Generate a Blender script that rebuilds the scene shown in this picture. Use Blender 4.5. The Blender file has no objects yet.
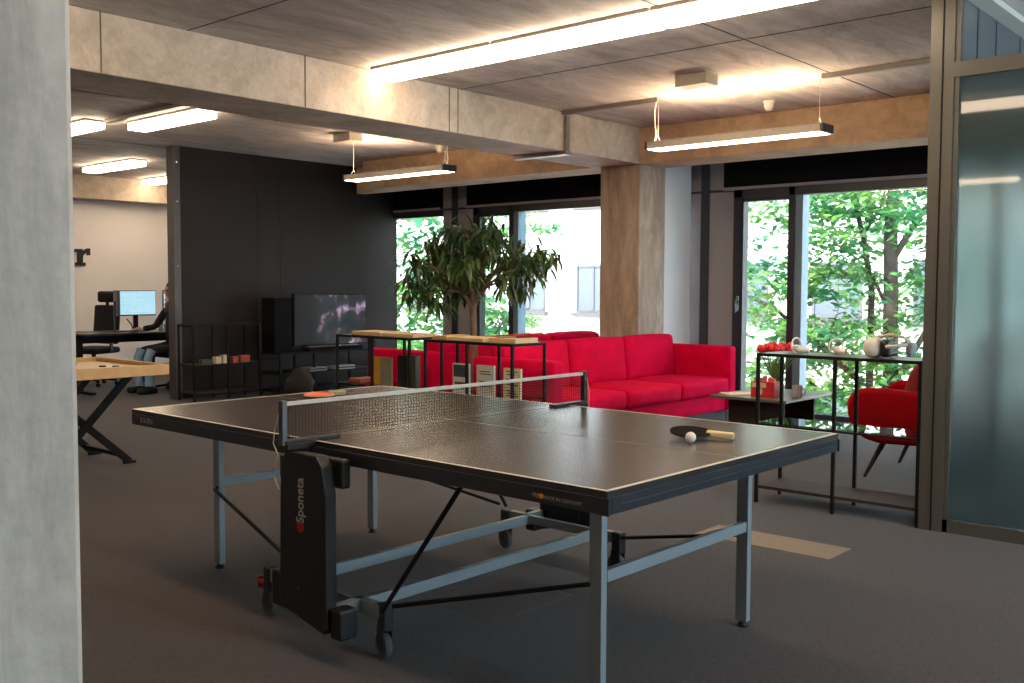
import bpy, bmesh, math, random
from mathutils import Vector, Matrix, noise
random.seed(7)
PI = math.pi
scene = bpy.context.scene
COL = scene.collection

# ------------------------------------------------------------------ helpers
def lin(h):
    h = h.lstrip('#'); o = []
    for i in (0, 2, 4):
        c = int(h[i:i+2], 16)/255
        o.append(c/12.92 if c <= .04045 else ((c+.055)/1.055)**2.4)
    return (*o, 1)

class MB:
    def __init__(s): s.bm = bmesh.new()
    def box(s, x0, x1, y0, y1, z0, z1, bev=0, seg=2, rot=None, piv=None):
        m = bmesh.ops.create_cube(s.bm, size=1)['verts']
        for v in m:
            v.co = Vector(((x0+x1)/2+v.co.x*(x1-x0), (y0+y1)/2+v.co.y*(y1-y0), (z0+z1)/2+v.co.z*(z1-z0)))
        if bev:
            es = list({e for v in m for e in v.link_edges})
            r = bmesh.ops.bevel(s.bm, geom=es, offset=bev, segments=seg, profile=.5, affect='EDGES')
            m = list({v for f in r['faces'] for v in f.verts} | {v for v in m if v.is_valid})
        if rot is not None:
            p = Vector(piv) if piv else Vector(((x0+x1)/2, (y0+y1)/2, (z0+z1)/2))
            for v in m: v.co = p + rot @ (v.co-p)
        return s
    def bar(s, a, b, w, h=None, up=(0, 0, 1)):
        a, b = Vector(a), Vector(b); h = h or w
        d = (b-a).normalized(); u = Vector(up)
        if abs(d.dot(u)) > .98: u = Vector((0, 1, 0))
        r = d.cross(u).normalized(); u = r.cross(d).normalized()
        vs = []
        for p in (a, b):
            for i, j in ((-1, -1), (1, -1), (1, 1), (-1, 1)):
                vs.append(s.bm.verts.new(p+r*i*w/2+u*j*h/2))
        F = s.bm.faces.new
        F(vs[3::-1]); F(vs[4:8])
        for i in range(4):
            j = (i+1) % 4; F((vs[i], vs[j], vs[4+j], vs[4+i]))
        return s
    def tube(s, pts, rad, n=8, closed=False):
        pts = [Vector(p) for p in pts]; N = len(pts)
        rads = rad if isinstance(rad, (list, tuple)) else [rad]*N
        rings = []; prev = None
        for i, p in enumerate(pts):
            if closed: t = (pts[(i+1) % N]-pts[i-1]).normalized()
            else: t = (pts[min(i+1, N-1)]-pts[max(i-1, 0)]).normalized()
            if prev is None:
                u = Vector((0, 0, 1)) if abs(t.z) < .9 else Vector((1, 0, 0))
            else: u = prev
            r = t.cross(u).normalized(); u = r.cross(t).normalized(); prev = u
            rings.append([s.bm.verts.new(p+(r*math.cos(2*PI*k/n)+u*math.sin(2*PI*k/n))*rads[i]) for k in range(n)])
        M = N if closed else N-1
        for i in range(M):
            A, B = rings[i], rings[(i+1) % N]
            for k in range(n):
                s.bm.faces.new((A[k], A[(k+1) % n], B[(k+1) % n], B[k]))
        if not closed:
            s.bm.faces.new(rings[0][::-1]); s.bm.faces.new(rings[-1])
        return s
    def lathe(s, prof, c=(0, 0, 0), n=20, axis='z'):
        c = Vector(c); rings = []
        for r, z in prof:
            ring = []
            for k in range(n):
                a = 2*PI*k/n; x, y = r*math.cos(a), r*math.sin(a)
                v = {'z': (x, y, z), 'x': (z, x, y), 'y': (y, z, x)}[axis]
                ring.append(s.bm.verts.new(c+Vector(v)))
            rings.append(ring)
        for A, B in zip(rings, rings[1:]):
            for k in range(n): s.bm.faces.new((A[k], A[(k+1) % n], B[(k+1) % n], B[k]))
        s.bm.faces.new(rings[0][::-1]); s.bm.faces.new(rings[-1])
        return s
    def sphere(s, c, r, u=16, v=10, sc=(1, 1, 1)):
        m = bmesh.ops.create_uvsphere(s.bm, u_segments=u, v_segments=v, radius=r)['verts']
        for q in m: q.co = Vector((q.co.x*sc[0]+c[0], q.co.y*sc[1]+c[1], q.co.z*sc[2]+c[2]))
        return s
    def poly(s, pts2, x, t, plane='yz'):
        """extrude a 2-D outline by t from x along the plane's normal"""
        def P(a, b, w): return {'yz': (w, a, b), 'xz': (a, w, b), 'xy': (a, b, w)}[plane]
        A = [s.bm.verts.new(P(a, b, x)) for a, b in pts2]; B = [s.bm.verts.new(P(a, b, x+t)) for a, b in pts2]
        s.bm.faces.new(A[::-1]); s.bm.faces.new(B); n = len(A)
        for i in range(n): s.bm.faces.new((A[i], A[(i+1) % n], B[(i+1) % n], B[i]))
        return s
    def rbox(s, c, size, r, puff=(0, 0, 0), rot=None, k=5):
        """soft rounded box with puffed faces"""
        hx = [q/2 for q in size]; lists = []
        for h in hx:
            e = [h, h-.08*r, h-.35*r, h-r]; mid = [(h-r)*(1-2*i/k) for i in range(1, k)]
            l = e+mid+[-q for q in e[::-1]]; lists.append(sorted(l))
        vm = {}; c = Vector(c)
        def V(p):
            key = tuple(round(q, 6) for q in p)
            if key in vm: return vm[key]
            cl = [max(-(hx[i]-r), min(hx[i]-r, p[i])) for i in range(3)]
            d = Vector([p[i]-cl[i] for i in range(3)])
            if d.length > 0: d = d.normalized()*r
            q = Vector(cl)+d
            for i in range(3):
                if puff[i] and abs(p[i]) > hx[i]-1e-6:
                    a, b = [j for j in range(3) if j != i]
                    q[i] += math.copysign(puff[i]*(1-(p[a]/hx[a])**2)*(1-(p[b]/hx[b])**2), p[i])
            if rot is not None: q = rot @ q
            vm[key] = s.bm.verts.new(q+c); return vm[key]
        for i in range(3):
            a, b = [j for j in range(3) if j != i]
            for sg in (-1, 1):
                for u0, u1 in zip(lists[a], lists[a][1:]):
                    for v0, v1 in zip(lists[b], lists[b][1:]):
                        q = []
                        for u, v in ((u0, v0), (u1, v0), (u1, v1), (u0, v1)):
                            p = [0, 0, 0]; p[i] = sg*hx[i]; p[a] = u; p[b] = v; q.append(V(p))
                        if len(set(q)) == 4:
                            try: s.bm.faces.new(q)
                            except ValueError: pass
        return s

def obj(name, mb, mat, parent=None, smooth=False, loc=None, bevel=0):
    bm = mb.bm
    bmesh.ops.recalc_face_normals(bm, faces=bm.faces)
    me = bpy.data.meshes.new(name); bm.to_mesh(me); bm.free()
    if smooth:
        for p in me.polygons: p.use_smooth = True
        try: me.set_sharp_from_angle(angle=math.radians(40))
        except Exception: pass
    me.materials.append(mat)
    o = bpy.data.objects.new(name, me); COL.objects.link(o)
    if parent: o.parent = parent
    if loc: o.location = loc
    if bevel:
        b = o.modifiers.new('bevel', 'BEVEL'); b.width = bevel; b.segments = 2; b.limit_method = 'ANGLE'
    return o
def tag(o, label=None, cat=None, group=None, kind=None):
    if label: o['label'] = label
    if cat: o['category'] = cat
    if group: o['group'] = group
    if kind: o['kind'] = kind
    return o
def thing(name, label, cat, loc=(0, 0, 0), rz=0, group=None):
    o = bpy.data.objects.new(name, None); COL.objects.link(o)
    o.empty_display_size = .1
    o.location = loc; o.rotation_euler = (0, 0, rz)
    return tag(o, label, cat, group)
def struct(name, mb, mat, label=None, **k):
    return tag(obj(name, mb, mat, **k), label, None, None, 'structure')
def copy_tree(o, parent=None):
    c = o.copy(); COL.objects.link(c); c.parent = parent
    for ch in list(o.children): copy_tree(ch, c)
    return c
def text_mesh(name, body, size, mat, parent, mtx, sx=1, ext=.0006):
    cu = bpy.data.curves.new('t', 'FONT'); cu.body = body; cu.size = size; cu.extrude = ext
    cu.align_x = 'CENTER'; cu.align_y = 'CENTER'; cu.offset = size*.012
    t = bpy.data.objects.new('t', cu); COL.objects.link(t)
    dg = bpy.context.evaluated_depsgraph_get()
    me = bpy.data.meshes.new_from_object(t.evaluated_get(dg)); bpy.data.objects.remove(t); bpy.data.curves.remove(cu)
    me.transform(mtx @ Matrix.Diagonal((sx, 1, 1, 1))); me.name = name
    me.materials.clear(); me.materials.append(mat)
    o = bpy.data.objects.new(name, me); COL.objects.link(o); o.parent = parent
    return o

# ------------------------------------------------------------------ materials
def newmat(name):
    m = bpy.data.materials.new(name); m.use_nodes = True
    nt = m.node_tree; b = nt.nodes['Principled BSDF']
    return m, nt, b
def plain(name, hexc, rough=.5, metal=0, var=.08, scale=30, bump=0, spec=.5, sheen=0, coat=0):
    m, nt, b = newmat(name); N, L = nt.nodes.new, nt.links.new
    c = lin(hexc)
    tc = N('ShaderNodeTexCoord'); n = N('ShaderNodeTexNoise'); n.inputs['Scale'].default_value = scale; n.inputs['Detail'].default_value = 4
    L(tc.outputs['Object'], n.inputs['Vector'])
    r = N('ShaderNodeMapRange'); r.inputs['To Min'].default_value = 1-var; r.inputs['To Max'].default_value = 1+var
    r.inputs['From Min'].default_value = .3; r.inputs['From Max'].default_value = .7
    L(n.outputs['Fac'], r.inputs['Value'])
    v = N('ShaderNodeVectorMath'); v.operation = 'SCALE'; v.inputs[0].default_value = c[:3]; L(r.outputs[0], v.inputs['Scale'])
    L(v.outputs[0], b.inputs['Base Color'])
    b.inputs['Roughness'].default_value = rough; b.inputs['Metallic'].default_value = metal
    b.inputs['Specular IOR Level'].default_value = spec
    if sheen: b.inputs['Sheen Weight'].default_value = sheen
    if coat: b.inputs['Coat Weight'].default_value = coat
    if bump:
        bp = N('ShaderNodeBump'); bp.inputs['Strength'].default_value = bump; bp.inputs['Distance'].default_value = .01
        L(n.outputs['Fac'], bp.inputs['Height']); L(bp.outputs[0], b.inputs['Normal'])
    return m
def concrete(name, c1, c2, rough=.75, scale=1.2, streak=(1, 1, 1), stain=.8):
    m, nt, b = newmat(name); N, L = nt.nodes.new, nt.links.new
    tc = N('ShaderNodeTexCoord'); mp = N('ShaderNodeMapping'); mp.inputs['Scale'].default_value = streak
    L(tc.outputs['Object'], mp.inputs['Vector'])
    n = N('ShaderNodeTexNoise'); n.inputs['Scale'].default_value = scale; n.inputs['Detail'].default_value = 9; n.inputs['Roughness'].default_value = .62
    n.inputs['Distortion'].default_value = .6
    L(mp.outputs[0], n.inputs['Vector'])
    cr = N('ShaderNodeValToRGB'); cr.color_ramp.elements[0].position = .32; cr.color_ramp.elements[1].position = .68
    cr.color_ramp.elements[0].color = lin(c1); cr.color_ramp.elements[1].color = lin(c2)
    L(n.outputs['Fac'], cr.inputs[0])
    n2 = N('ShaderNodeTexNoise'); n2.inputs['Scale'].default_value = 38; n2.inputs['Detail'].default_value = 5; L(tc.outputs['Object'], n2.inputs['Vector'])
    mr = N('ShaderNodeMapRange'); mr.inputs['From Min'].default_value = .25; mr.inputs['From Max'].default_value = .6; mr.inputs['To Min'].default_value = .9; mr.inputs['To Max'].default_value = 1
    L(n2.outputs['Fac'], mr.inputs[0])
    mx = N('ShaderNodeVectorMath'); mx.operation = 'SCALE'; L(cr.outputs[0], mx.inputs[0]); L(mr.outputs[0], mx.inputs['Scale'])
    n3 = N('ShaderNodeTexNoise'); n3.inputs['Scale'].default_value = scale*3.1; n3.inputs['Detail'].default_value = 12; n3.inputs['Roughness'].default_value = .7; n3.inputs['Distortion'].default_value = 1.2
    L(mp.outputs[0], n3.inputs['Vector'])
    r3 = N('ShaderNodeMapRange'); r3.inputs['From Min'].default_value = .36; r3.inputs['From Max'].default_value = .62; r3.inputs['To Min'].default_value = stain; r3.inputs['To Max'].default_value = 1.06
    L(n3.outputs['Fac'], r3.inputs[0])
    m3 = N('ShaderNodeVectorMath'); m3.operation = 'SCALE'; L(mx.outputs[0], m3.inputs[0]); L(r3.outputs[0], m3.inputs['Scale'])
    L(m3.outputs[0], b.inputs['Base Color'])
    b.inputs['Roughness'].default_value = rough; b.inputs['Specular IOR Level'].default_value = .35
    bp = N('ShaderNodeBump'); bp.inputs['Strength'].default_value = .25; bp.inputs['Distance'].default_value = .006
    L(n2.outputs['Fac'], bp.inputs['Height']); L(bp.outputs[0], b.inputs['Normal'])
    return m
def emit(name, hexc, st):
    m, nt, b = newmat(name); b.inputs['Base Color'].default_value = (.8, .8, .8, 1)
    b.inputs['Emission Color'].default_value = lin(hexc); b.inputs['Emission Strength'].default_value = st
    return m
def fres(nt):
    # Fresnel weight that is the same from both faces of a thin pane
    N, L = nt.nodes.new, nt.links.new
    g = N('ShaderNodeNewGeometry'); m = N('ShaderNodeMapRange'); m.inputs['To Min'].default_value = 1.5; m.inputs['To Max'].default_value = 1/1.5
    L(g.outputs['Backfacing'], m.inputs[0]); f = N('ShaderNodeFresnel'); L(m.outputs[0], f.inputs['IOR']); return f
def glassy(name, tint=(1, 1, 1, 1), refl_rough=0.0):
    m, nt, b = newmat(name); N, L = nt.nodes.new, nt.links.new
    nt.nodes.remove(b); out = nt.nodes['Material Output']
    t = N('ShaderNodeBsdfTransparent'); t.inputs[0].default_value = tint
    g = N('ShaderNodeBsdfGlossy'); g.inputs['Roughness'].default_value = refl_rough
    f = fres(nt)
    mx = N('ShaderNodeMixShader'); L(f.outputs[0], mx.inputs[0]); L(t.outputs[0], mx.inputs[1]); L(g.outputs[0], mx.inputs[2])
    L(mx.outputs[0], out.inputs[0]); return m
def frosted(name):
    m, nt, b = newmat(name); N, L = nt.nodes.new, nt.links.new
    nt.nodes.remove(b); out = nt.nodes['Material Output']
    t = N('ShaderNodeBsdfRefraction'); t.inputs['Color'].default_value = (.42, .48, .48, 1); t.inputs['Roughness'].default_value = .6; t.inputs['IOR'].default_value = 1.12
    d = N('ShaderNodeBsdfTranslucent'); d.inputs[0].default_value = (.55, .66, .66, 1)
    m1 = N('ShaderNodeMixShader'); m1.inputs[0].default_value = .05; L(t.outputs[0], m1.inputs[1]); L(d.outputs[0], m1.inputs[2])
    g = N('ShaderNodeBsdfGlossy'); g.inputs['Roughness'].default_value = .03
    f = fres(nt)
    m2 = N('ShaderNodeMixShader'); L(f.outputs[0], m2.inputs[0]); L(m1.outputs[0], m2.inputs[1]); L(g.outputs[0], m2.inputs[2])
    L(m2.outputs[0], out.inputs[0]); return m
def leafmat(name, c1, c2, trans=.35, rough=.45):
    m, nt, b = newmat(name); N, L = nt.nodes.new, nt.links.new
    out = nt.nodes['Material Output']
    tc = N('ShaderNodeTexCoord'); n = N('ShaderNodeTexNoise'); n.inputs['Scale'].default_value = 1.6; n.inputs['Detail'].default_value = 3
    L(tc.outputs['Object'], n.inputs['Vector'])
    cr = N('ShaderNodeValToRGB'); cr.color_ramp.elements[0].position = .38; cr.color_ramp.elements[1].position = .62
    cr.color_ramp.elements[0].color = lin(c1); cr.color_ramp.elements[1].color = lin(c2); L(n.outputs['Fac'], cr.inputs[0])
    L(cr.outputs[0], b.inputs['Base Color']); b.inputs['Roughness'].default_value = rough
    t = N('ShaderNodeBsdfTranslucent'); L(cr.outputs[0], t.inputs[0])
    mx = N('ShaderNodeMixShader'); mx.inputs[0].default_value = trans
    L(b.outputs[0], mx.inputs[1]); L(t.outputs[0], mx.inputs[2]); L(mx.outputs[0], out.inputs[0]); return m

M = {}
M['beam'] = concrete('concrete_beam', '#b0a08e', '#d3c3b0', streak=(1.2, 1.2, 1.2))
M['wbeam'] = concrete('concrete_window_beam', '#b09577', '#d0b493', streak=(1, 1, 1.4))
M['column'] = concrete('concrete_column', '#948474', '#c2b19e', streak=(3, 3, .6), stain=.72)
M['pillar'] = concrete('concrete_pillar', '#b8aca0', '#dccfc0', streak=(3, 3, .6))
M['ceil'] = concrete('concrete_ceiling', '#b0a7a1', '#dcd3cc', scale=.9, streak=(.5, 1.6, 1), stain=.68)
M['white'] = plain('white_wall', '#ebe6e5', .8, var=.02, scale=3)
M['pier'] = plain('white_pier', '#dadcdb', .6, var=.02, scale=3)
M['dark'] = plain('dark_panel', '#231a18', .5, var=.12, scale=1.5, spec=.22)
M['black'] = plain('black_powder_coat', '#0e0d0d', .6, var=.05, spec=.2)
M['blackm'] = plain('black_matte_metal', '#12100f', .6, var=.08, spec=.2)
M['greypanel'] = plain('grey_window_panel', '#8b8b90', .45, var=.03, scale=2)
M['winframe'] = plain('anthracite_window_frame', '#272c33', .35, var=.05, spec=.5)
M['alu'] = plain('anodised_aluminium', '#6f8896', .4, metal=.3, var=.03)
M['blind'] = plain('black_blind_box', '#0b0b0d', .8, var=.1, scale=6, spec=.15)
M['partframe'] = plain('olive_bronze_frame', '#56544d', .38, metal=.3, var=.04, scale=3)
M['silver'] = plain('silver_grey_coated_steel', '#8c9699', .38, metal=.25, var=.03)
M['tabletop'] = plain('dark_table_surface', '#2f2a28', .25, var=.03, scale=8, spec=.9)
M['apron'] = plain('dark_table_apron', '#2b2d33', .3, var=.05)
M['line'] = plain('white_line_paint', '#b9b4ac', .35, var=.02)
M['plastic'] = plain('black_plastic', '#141414', .4, var=.06)
M['rubber'] = plain('grey_rubber', '#4c4a47', .7)
M['redplastic'] = plain('red_plastic', '#a0281c', .45)
M['red'] = plain('crimson_fabric', '#c60236', .9, var=.12, scale=7, bump=.15, spec=.08)
M['red2'] = plain('deep_red_fabric', '#8a060f', .9, var=.08, scale=9, bump=.15, spec=.08)
M['red3'] = plain('dark_red_fabric', '#700a12', .9, var=.08, scale=20, bump=.2)
M['chrome'] = plain('chrome', '#b8bcc0', .18, metal=1, var=.02)
M['galv'] = plain('galvanised_steel', '#8d8880', .4, metal=.6, var=.06)
M['wood'] = plain('pale_birch_wood', '#c39a62', .5, var=.1, scale=12)
M['board'] = plain('pale_tan_card', '#c9aa7c', .7, var=.06, scale=15)
M['cream'] = plain('cream_card', '#d8c9a4', .7)
M['brick'] = plain('brick_red_card', '#a34a35', .7)
M['grey'] = plain('mid_grey_plastic', '#7d7c7c', .5)
M['whitep'] = plain('white_plastic', '#d6d0c6', .35, var=.02)
M['paper'] = plain('white_paper', '#cfcabb', .7, var=.03)
M['ink'] = plain('dark_ink', '#2a2c2a', .7)
M['yellow'] = plain('yellow_print', '#d9a417', .6)
M['trunkp'] = plain('plant_bark', '#6e5a46', .85, var=.25, scale=22, bump=.6)
M['bark'] = plain('tree_bark', '#5a4a40', .9, var=.3, scale=7, bump=.8)
M['leafp'] = leafmat('plant_leaf', '#31472a', '#566f3c', .3, .35)
M['leafA'] = leafmat('tree_leaf', '#358257', '#7fae4e', .5)
M['leafB'] = leafmat('tree_leaf_pale', '#479068', '#9dbb5c', .5)
M['pot'] = plain('grey_pot', '#55524f', .7)
M['soil'] = plain('soil', '#2d221a', .95, bump=.8, scale=60, var=.3)
M['facade'] = plain('white_render', '#dedad2', .9, var=.04, scale=.6)
M['fglass'] = plain('facade_dark_glass', '#5d666e', .15, var=.1, scale=.5)
M['fframe'] = plain('facade_window_frame', '#63615f', .6)
M['fsill'] = plain('facade_sill', '#5f5b58', .8)
M['asphalt'] = plain('outdoor_ground', '#bdb8ac', .9, var=.1, scale=2)
M['glass'] = glassy('clear_glass', (.94, .97, .97, 1))
M['shelfglass'] = glassy('shelf_glass', (.7, .76, .73, 1))
M['frost'] = frosted('frosted_glass')
M['lamp'] = emit('lamp_diffuser', '#ffe3c2', 15)
M['lampdown'] = emit('lamp_diffuser_pendant', '#ffe6c6', 11)
M['uplight'] = emit('lamp_uplight', '#ffdcb4', 32)
M['skin'] = plain('skin', '#b87f66', .55, var=.03)
M['cloth_dark'] = plain('dark_cloth', '#18181b', .9)
M['jeans'] = plain('pale_blue_denim', '#7d9fb8', .9)
M['hair'] = plain('dark_hair', '#1d1512', .7)
M['orange'] = plain('orange_rubber', '#e2592c', .6)
M['handle'] = plain('bat_handle_wood', '#cdb184', .5)
M['bag'] = plain('dark_grey_fabric', '#1c1b1d', .95, bump=.3)
M['tulip'] = plain('tulip_red', '#e3222c', .5)
M['stem'] = plain('tulip_stem', '#5d8a45', .6)
M['boxred'] = plain('red_carton', '#b3131c', .5)
M['mug'] = plain('grey_mug', '#9b9794', .4)
M['darkwood'] = plain('dark_brown_wood', '#2e2320', .6, var=.12, scale=10, spec=.3)
M['tabledk'] = plain('coffee_table_top', '#59544e', .3, var=.05, scale=10)
M['string'] = plain('pale_cord', '#c9b898', .8)
M['green'] = plain('olive_card', '#3b4433', .7)

# carpet
def carpet():
    m, nt, b = newmat('carpet'); N, L = nt.nodes.new, nt.links.new
    tc = N('ShaderNodeTexCoord')
    n = N('ShaderNodeTexNoise'); n.inputs['Scale'].default_value = 260; n.inputs['Detail'].default_value = 3; L(tc.outputs['Object'], n.inputs['Vector'])
    n2 = N('ShaderNodeTexNoise'); n2.inputs['Scale'].default_value = 55; n2.inputs['Detail'].default_value = 3; L(tc.outputs['Object'], n2.inputs['Vector'])
    a = N('ShaderNodeMath'); a.operation = 'ADD'; L(n.outputs['Fac'], a.inputs[0]); L(n2.outputs['Fac'], a.inputs[1])
    cr = N('ShaderNodeValToRGB'); cr.color_ramp.elements[0].position = .35; cr.color_ramp.elements[1].position = .65
    dv = N('ShaderNodeMath'); dv.operation = 'MULTIPLY'; dv.inputs[1].default_value = .5; L(a.outputs[0], dv.inputs[0]); L(dv.outputs[0], cr.inputs[0])
    cr.color_ramp.elements[0].color = lin('#29221f'); cr.color_ramp.elements[1].color = lin('#473e3a')
    L(cr.outputs[0], b.inputs['Base Color']); b.inputs['Roughness'].default_value = .95; b.inputs['Specular IOR Level'].default_value = .15
    b.inputs['Sheen Weight'].default_value = .15
    bp = N('ShaderNodeBump'); bp.inputs['Strength'].default_value = .5; bp.inputs['Distance'].default_value = .004
    L(n.outputs['Fac'], bp.inputs['Height']); L(bp.outputs[0], b.inputs['Normal']); return m
M['carpet'] = carpet()
# screens
def screen(name, kind):
    m, nt, b = newmat(name); N, L = nt.nodes.new, nt.links.new
    tc = N('ShaderNodeTexCoord')
    b.inputs['Base Color'].default_value = (.006, .006, .008, 1); b.inputs['Roughness'].default_value = .35; b.inputs['Specular IOR Level'].default_value = .15
    if kind == 'tv':
        n = N('ShaderNodeTexNoise'); n.inputs['Scale'].default_value = 5; n.inputs['Detail'].default_value = 5; L(tc.outputs['Object'], n.inputs['Vector'])
        cr = N('ShaderNodeValToRGB'); e = cr.color_ramp.elements
        e[0].position = .46; e[0].color = (.012, .016, .018, 1); e[1].position = .72; e[1].color = (.40, .5, .6, 1)
        q = cr.color_ramp.elements.new(.56); q.color = (.03, .03, .035, 1); q = cr.color_ramp.elements.new(.62); q.color = (.22, .13, .2, 1)
        L(n.outputs['Fac'], cr.inputs[0])
        # the picture fills the right three quarters of the panel
        sp = N('ShaderNodeSeparateXYZ'); L(tc.outputs['Object'], sp.inputs[0])
        g = N('ShaderNodeMapRange'); g.inputs['From Min'].default_value = -.32; g.inputs['From Max'].default_value = -.1; L(sp.outputs['X'], g.inputs[0])
        mu = N('ShaderNodeVectorMath'); mu.operation = 'SCALE'; L(cr.outputs[0], mu.inputs[0]); L(g.outputs[0], mu.inputs['Scale'])
        L(mu.outputs[0], b.inputs['Emission Color']); b.inputs['Emission Strength'].default_value = .8
    else:
        br = N('ShaderNodeTexBrick'); br.inputs['Scale'].default_value = 26; br.inputs['Color1'].default_value = lin('#a9d6e6'); br.inputs['Color2'].default_value = lin('#b4dcea')
        br.inputs['Mortar'].default_value = lin('#5f93a8'); br.inputs['Mortar Size'].default_value = .012; br.inputs['Row Height'].default_value = .9; br.inputs['Brick Width'].default_value = 5
        mp = N('ShaderNodeMapping'); mp.inputs['Rotation'].default_value = (PI/2, 0, 0); L(tc.outputs['Object'], mp.inputs['Vector'])
        L(mp.outputs[0], br.inputs['Vector']); L(br.outputs[0], b.inputs['Emission Color']); b.inputs['Emission Strength'].default_value = .8
    return m
M['tv'] = screen('tv_picture', 'tv'); M['mon'] = screen('monitor_picture', 'mon')

# ------------------------------------------------------------------ dimensions
XW = 7.35            # inner plane of the window wall
HC = 2.94            # ceiling
SOF = 2.58           # beam soffit
XMIN, YMIN, YMAX = -7.0, -6.5, 13.13
D = math.radians(.7087)

# ------------------------------------------------------------------ room shell
struct('floor', MB().box(XMIN-.2, XW+.15, YMIN-.2, YMAX+.2, -.2, 0), M['carpet'])
struct('ceiling', MB().box(XMIN-.2, XW+.2, YMIN-.2, YMAX+.2, HC, HC+.3), M['ceil'])
j = MB()
for y in (1.578, -1.2, 6.6, 9.2): j.box(XMIN, 6.27, y-.004, y+.004, HC-.003, HC+.001)
for x in (1.19, 3.66): j.box(x-.004, x+.004, YMIN, 4.14, HC-.003, HC+.001)
struct('trim_1', j, plain('ceiling_joint', '#4c4845', .9), 'formwork joints in the concrete ceiling')
struct('wall_back', MB().box(XMIN, XW+.15, YMAX, YMAX+.2, 0, HC), M['white'])
struct('wall_left', MB().box(XMIN-.2, XMIN, YMIN, YMAX, 0, HC), M['white'])
# unseen wall behind the viewer, with window openings added to let daylight in
w = MB()
ops = [(.35, 1.6), (1.85, 3.1)]
edges = [XMIN]+[q for o_ in ops for q in o_]+[XW+.15]
for a, b in zip(edges[::2], edges[1::2]): w.box(a, b, YMIN-.2, YMIN, 0, HC)
for a, b in ops: w.box(a, b, YMIN-.2, YMIN, 0, .35); w.box(a, b, YMIN-.2, YMIN, 2.5, HC)
struct('wall_front', w, M['white'])
for k, (a, b) in enumerate(ops):
    fr = MB()
    for x in (a, (a+b)/2-.04, b-.08): fr.box(x, x+.08, YMIN-.14, YMIN-.06, .35, 2.5)
    for z in (.35, 2.42): fr.box(a, b, YMIN-.14, YMIN-.06, z, z+.08)
    o = struct('window_%d' % (k+4), fr, M['winframe'])
    obj('pane', MB().box(a+.05, b-.05, YMIN-.105, YMIN-.095, .4, 2.45), M['glass'], o)

# concrete beams and columns
struct('trim_2', MB().box(XMIN, 6.27, 4.14, 4.74, SOF, HC, .006), M['beam'], 'long concrete ceiling beam across the room')
j = MB()
for x in (.62, 2.1, 3.53, 3.63): j.box(x-.004, x+.004, 4.136, 4.141, SOF+.005, HC)
struct('trim_3', j, plain('beam_joint', '#6b5f4d', .9), 'vertical formwork joints on the ceiling beam')
struct('trim_4', MB().box(6.27, 6.75, YMIN, 8.44, SOF, HC, .006).box(6.62, 6.75, 8.43, 8.98, SOF, HC), M['wbeam'], 'concrete beam running along the windows')
struct('trim_5', MB().box(XMIN, XW, 12.83, YMAX, 2.6, HC, .006), M['beam'], 'concrete beam above the far white wall')
struct('trim_6', MB().box(6.27, 6.75, 4.14, 4.63, 0, SOF, .008), M['column'], 'concrete column behind the red sofa')
struct('trim_7', MB().box(6.27, 6.75, -3.49, -3.0, 0, SOF, .008), M['column'], 'concrete column behind the glass partition')
struct('wall_pier', MB().box(6.75, 7.27, 4.14, 4.63, 0, HC), M['pier'], 'white pier between column and windows')
struct('trim_8', MB().box(-2.05, -1.519, -.03, .45, 0, HC, .012), M['pillar'], 'pale concrete pillar close to the viewer')

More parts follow.
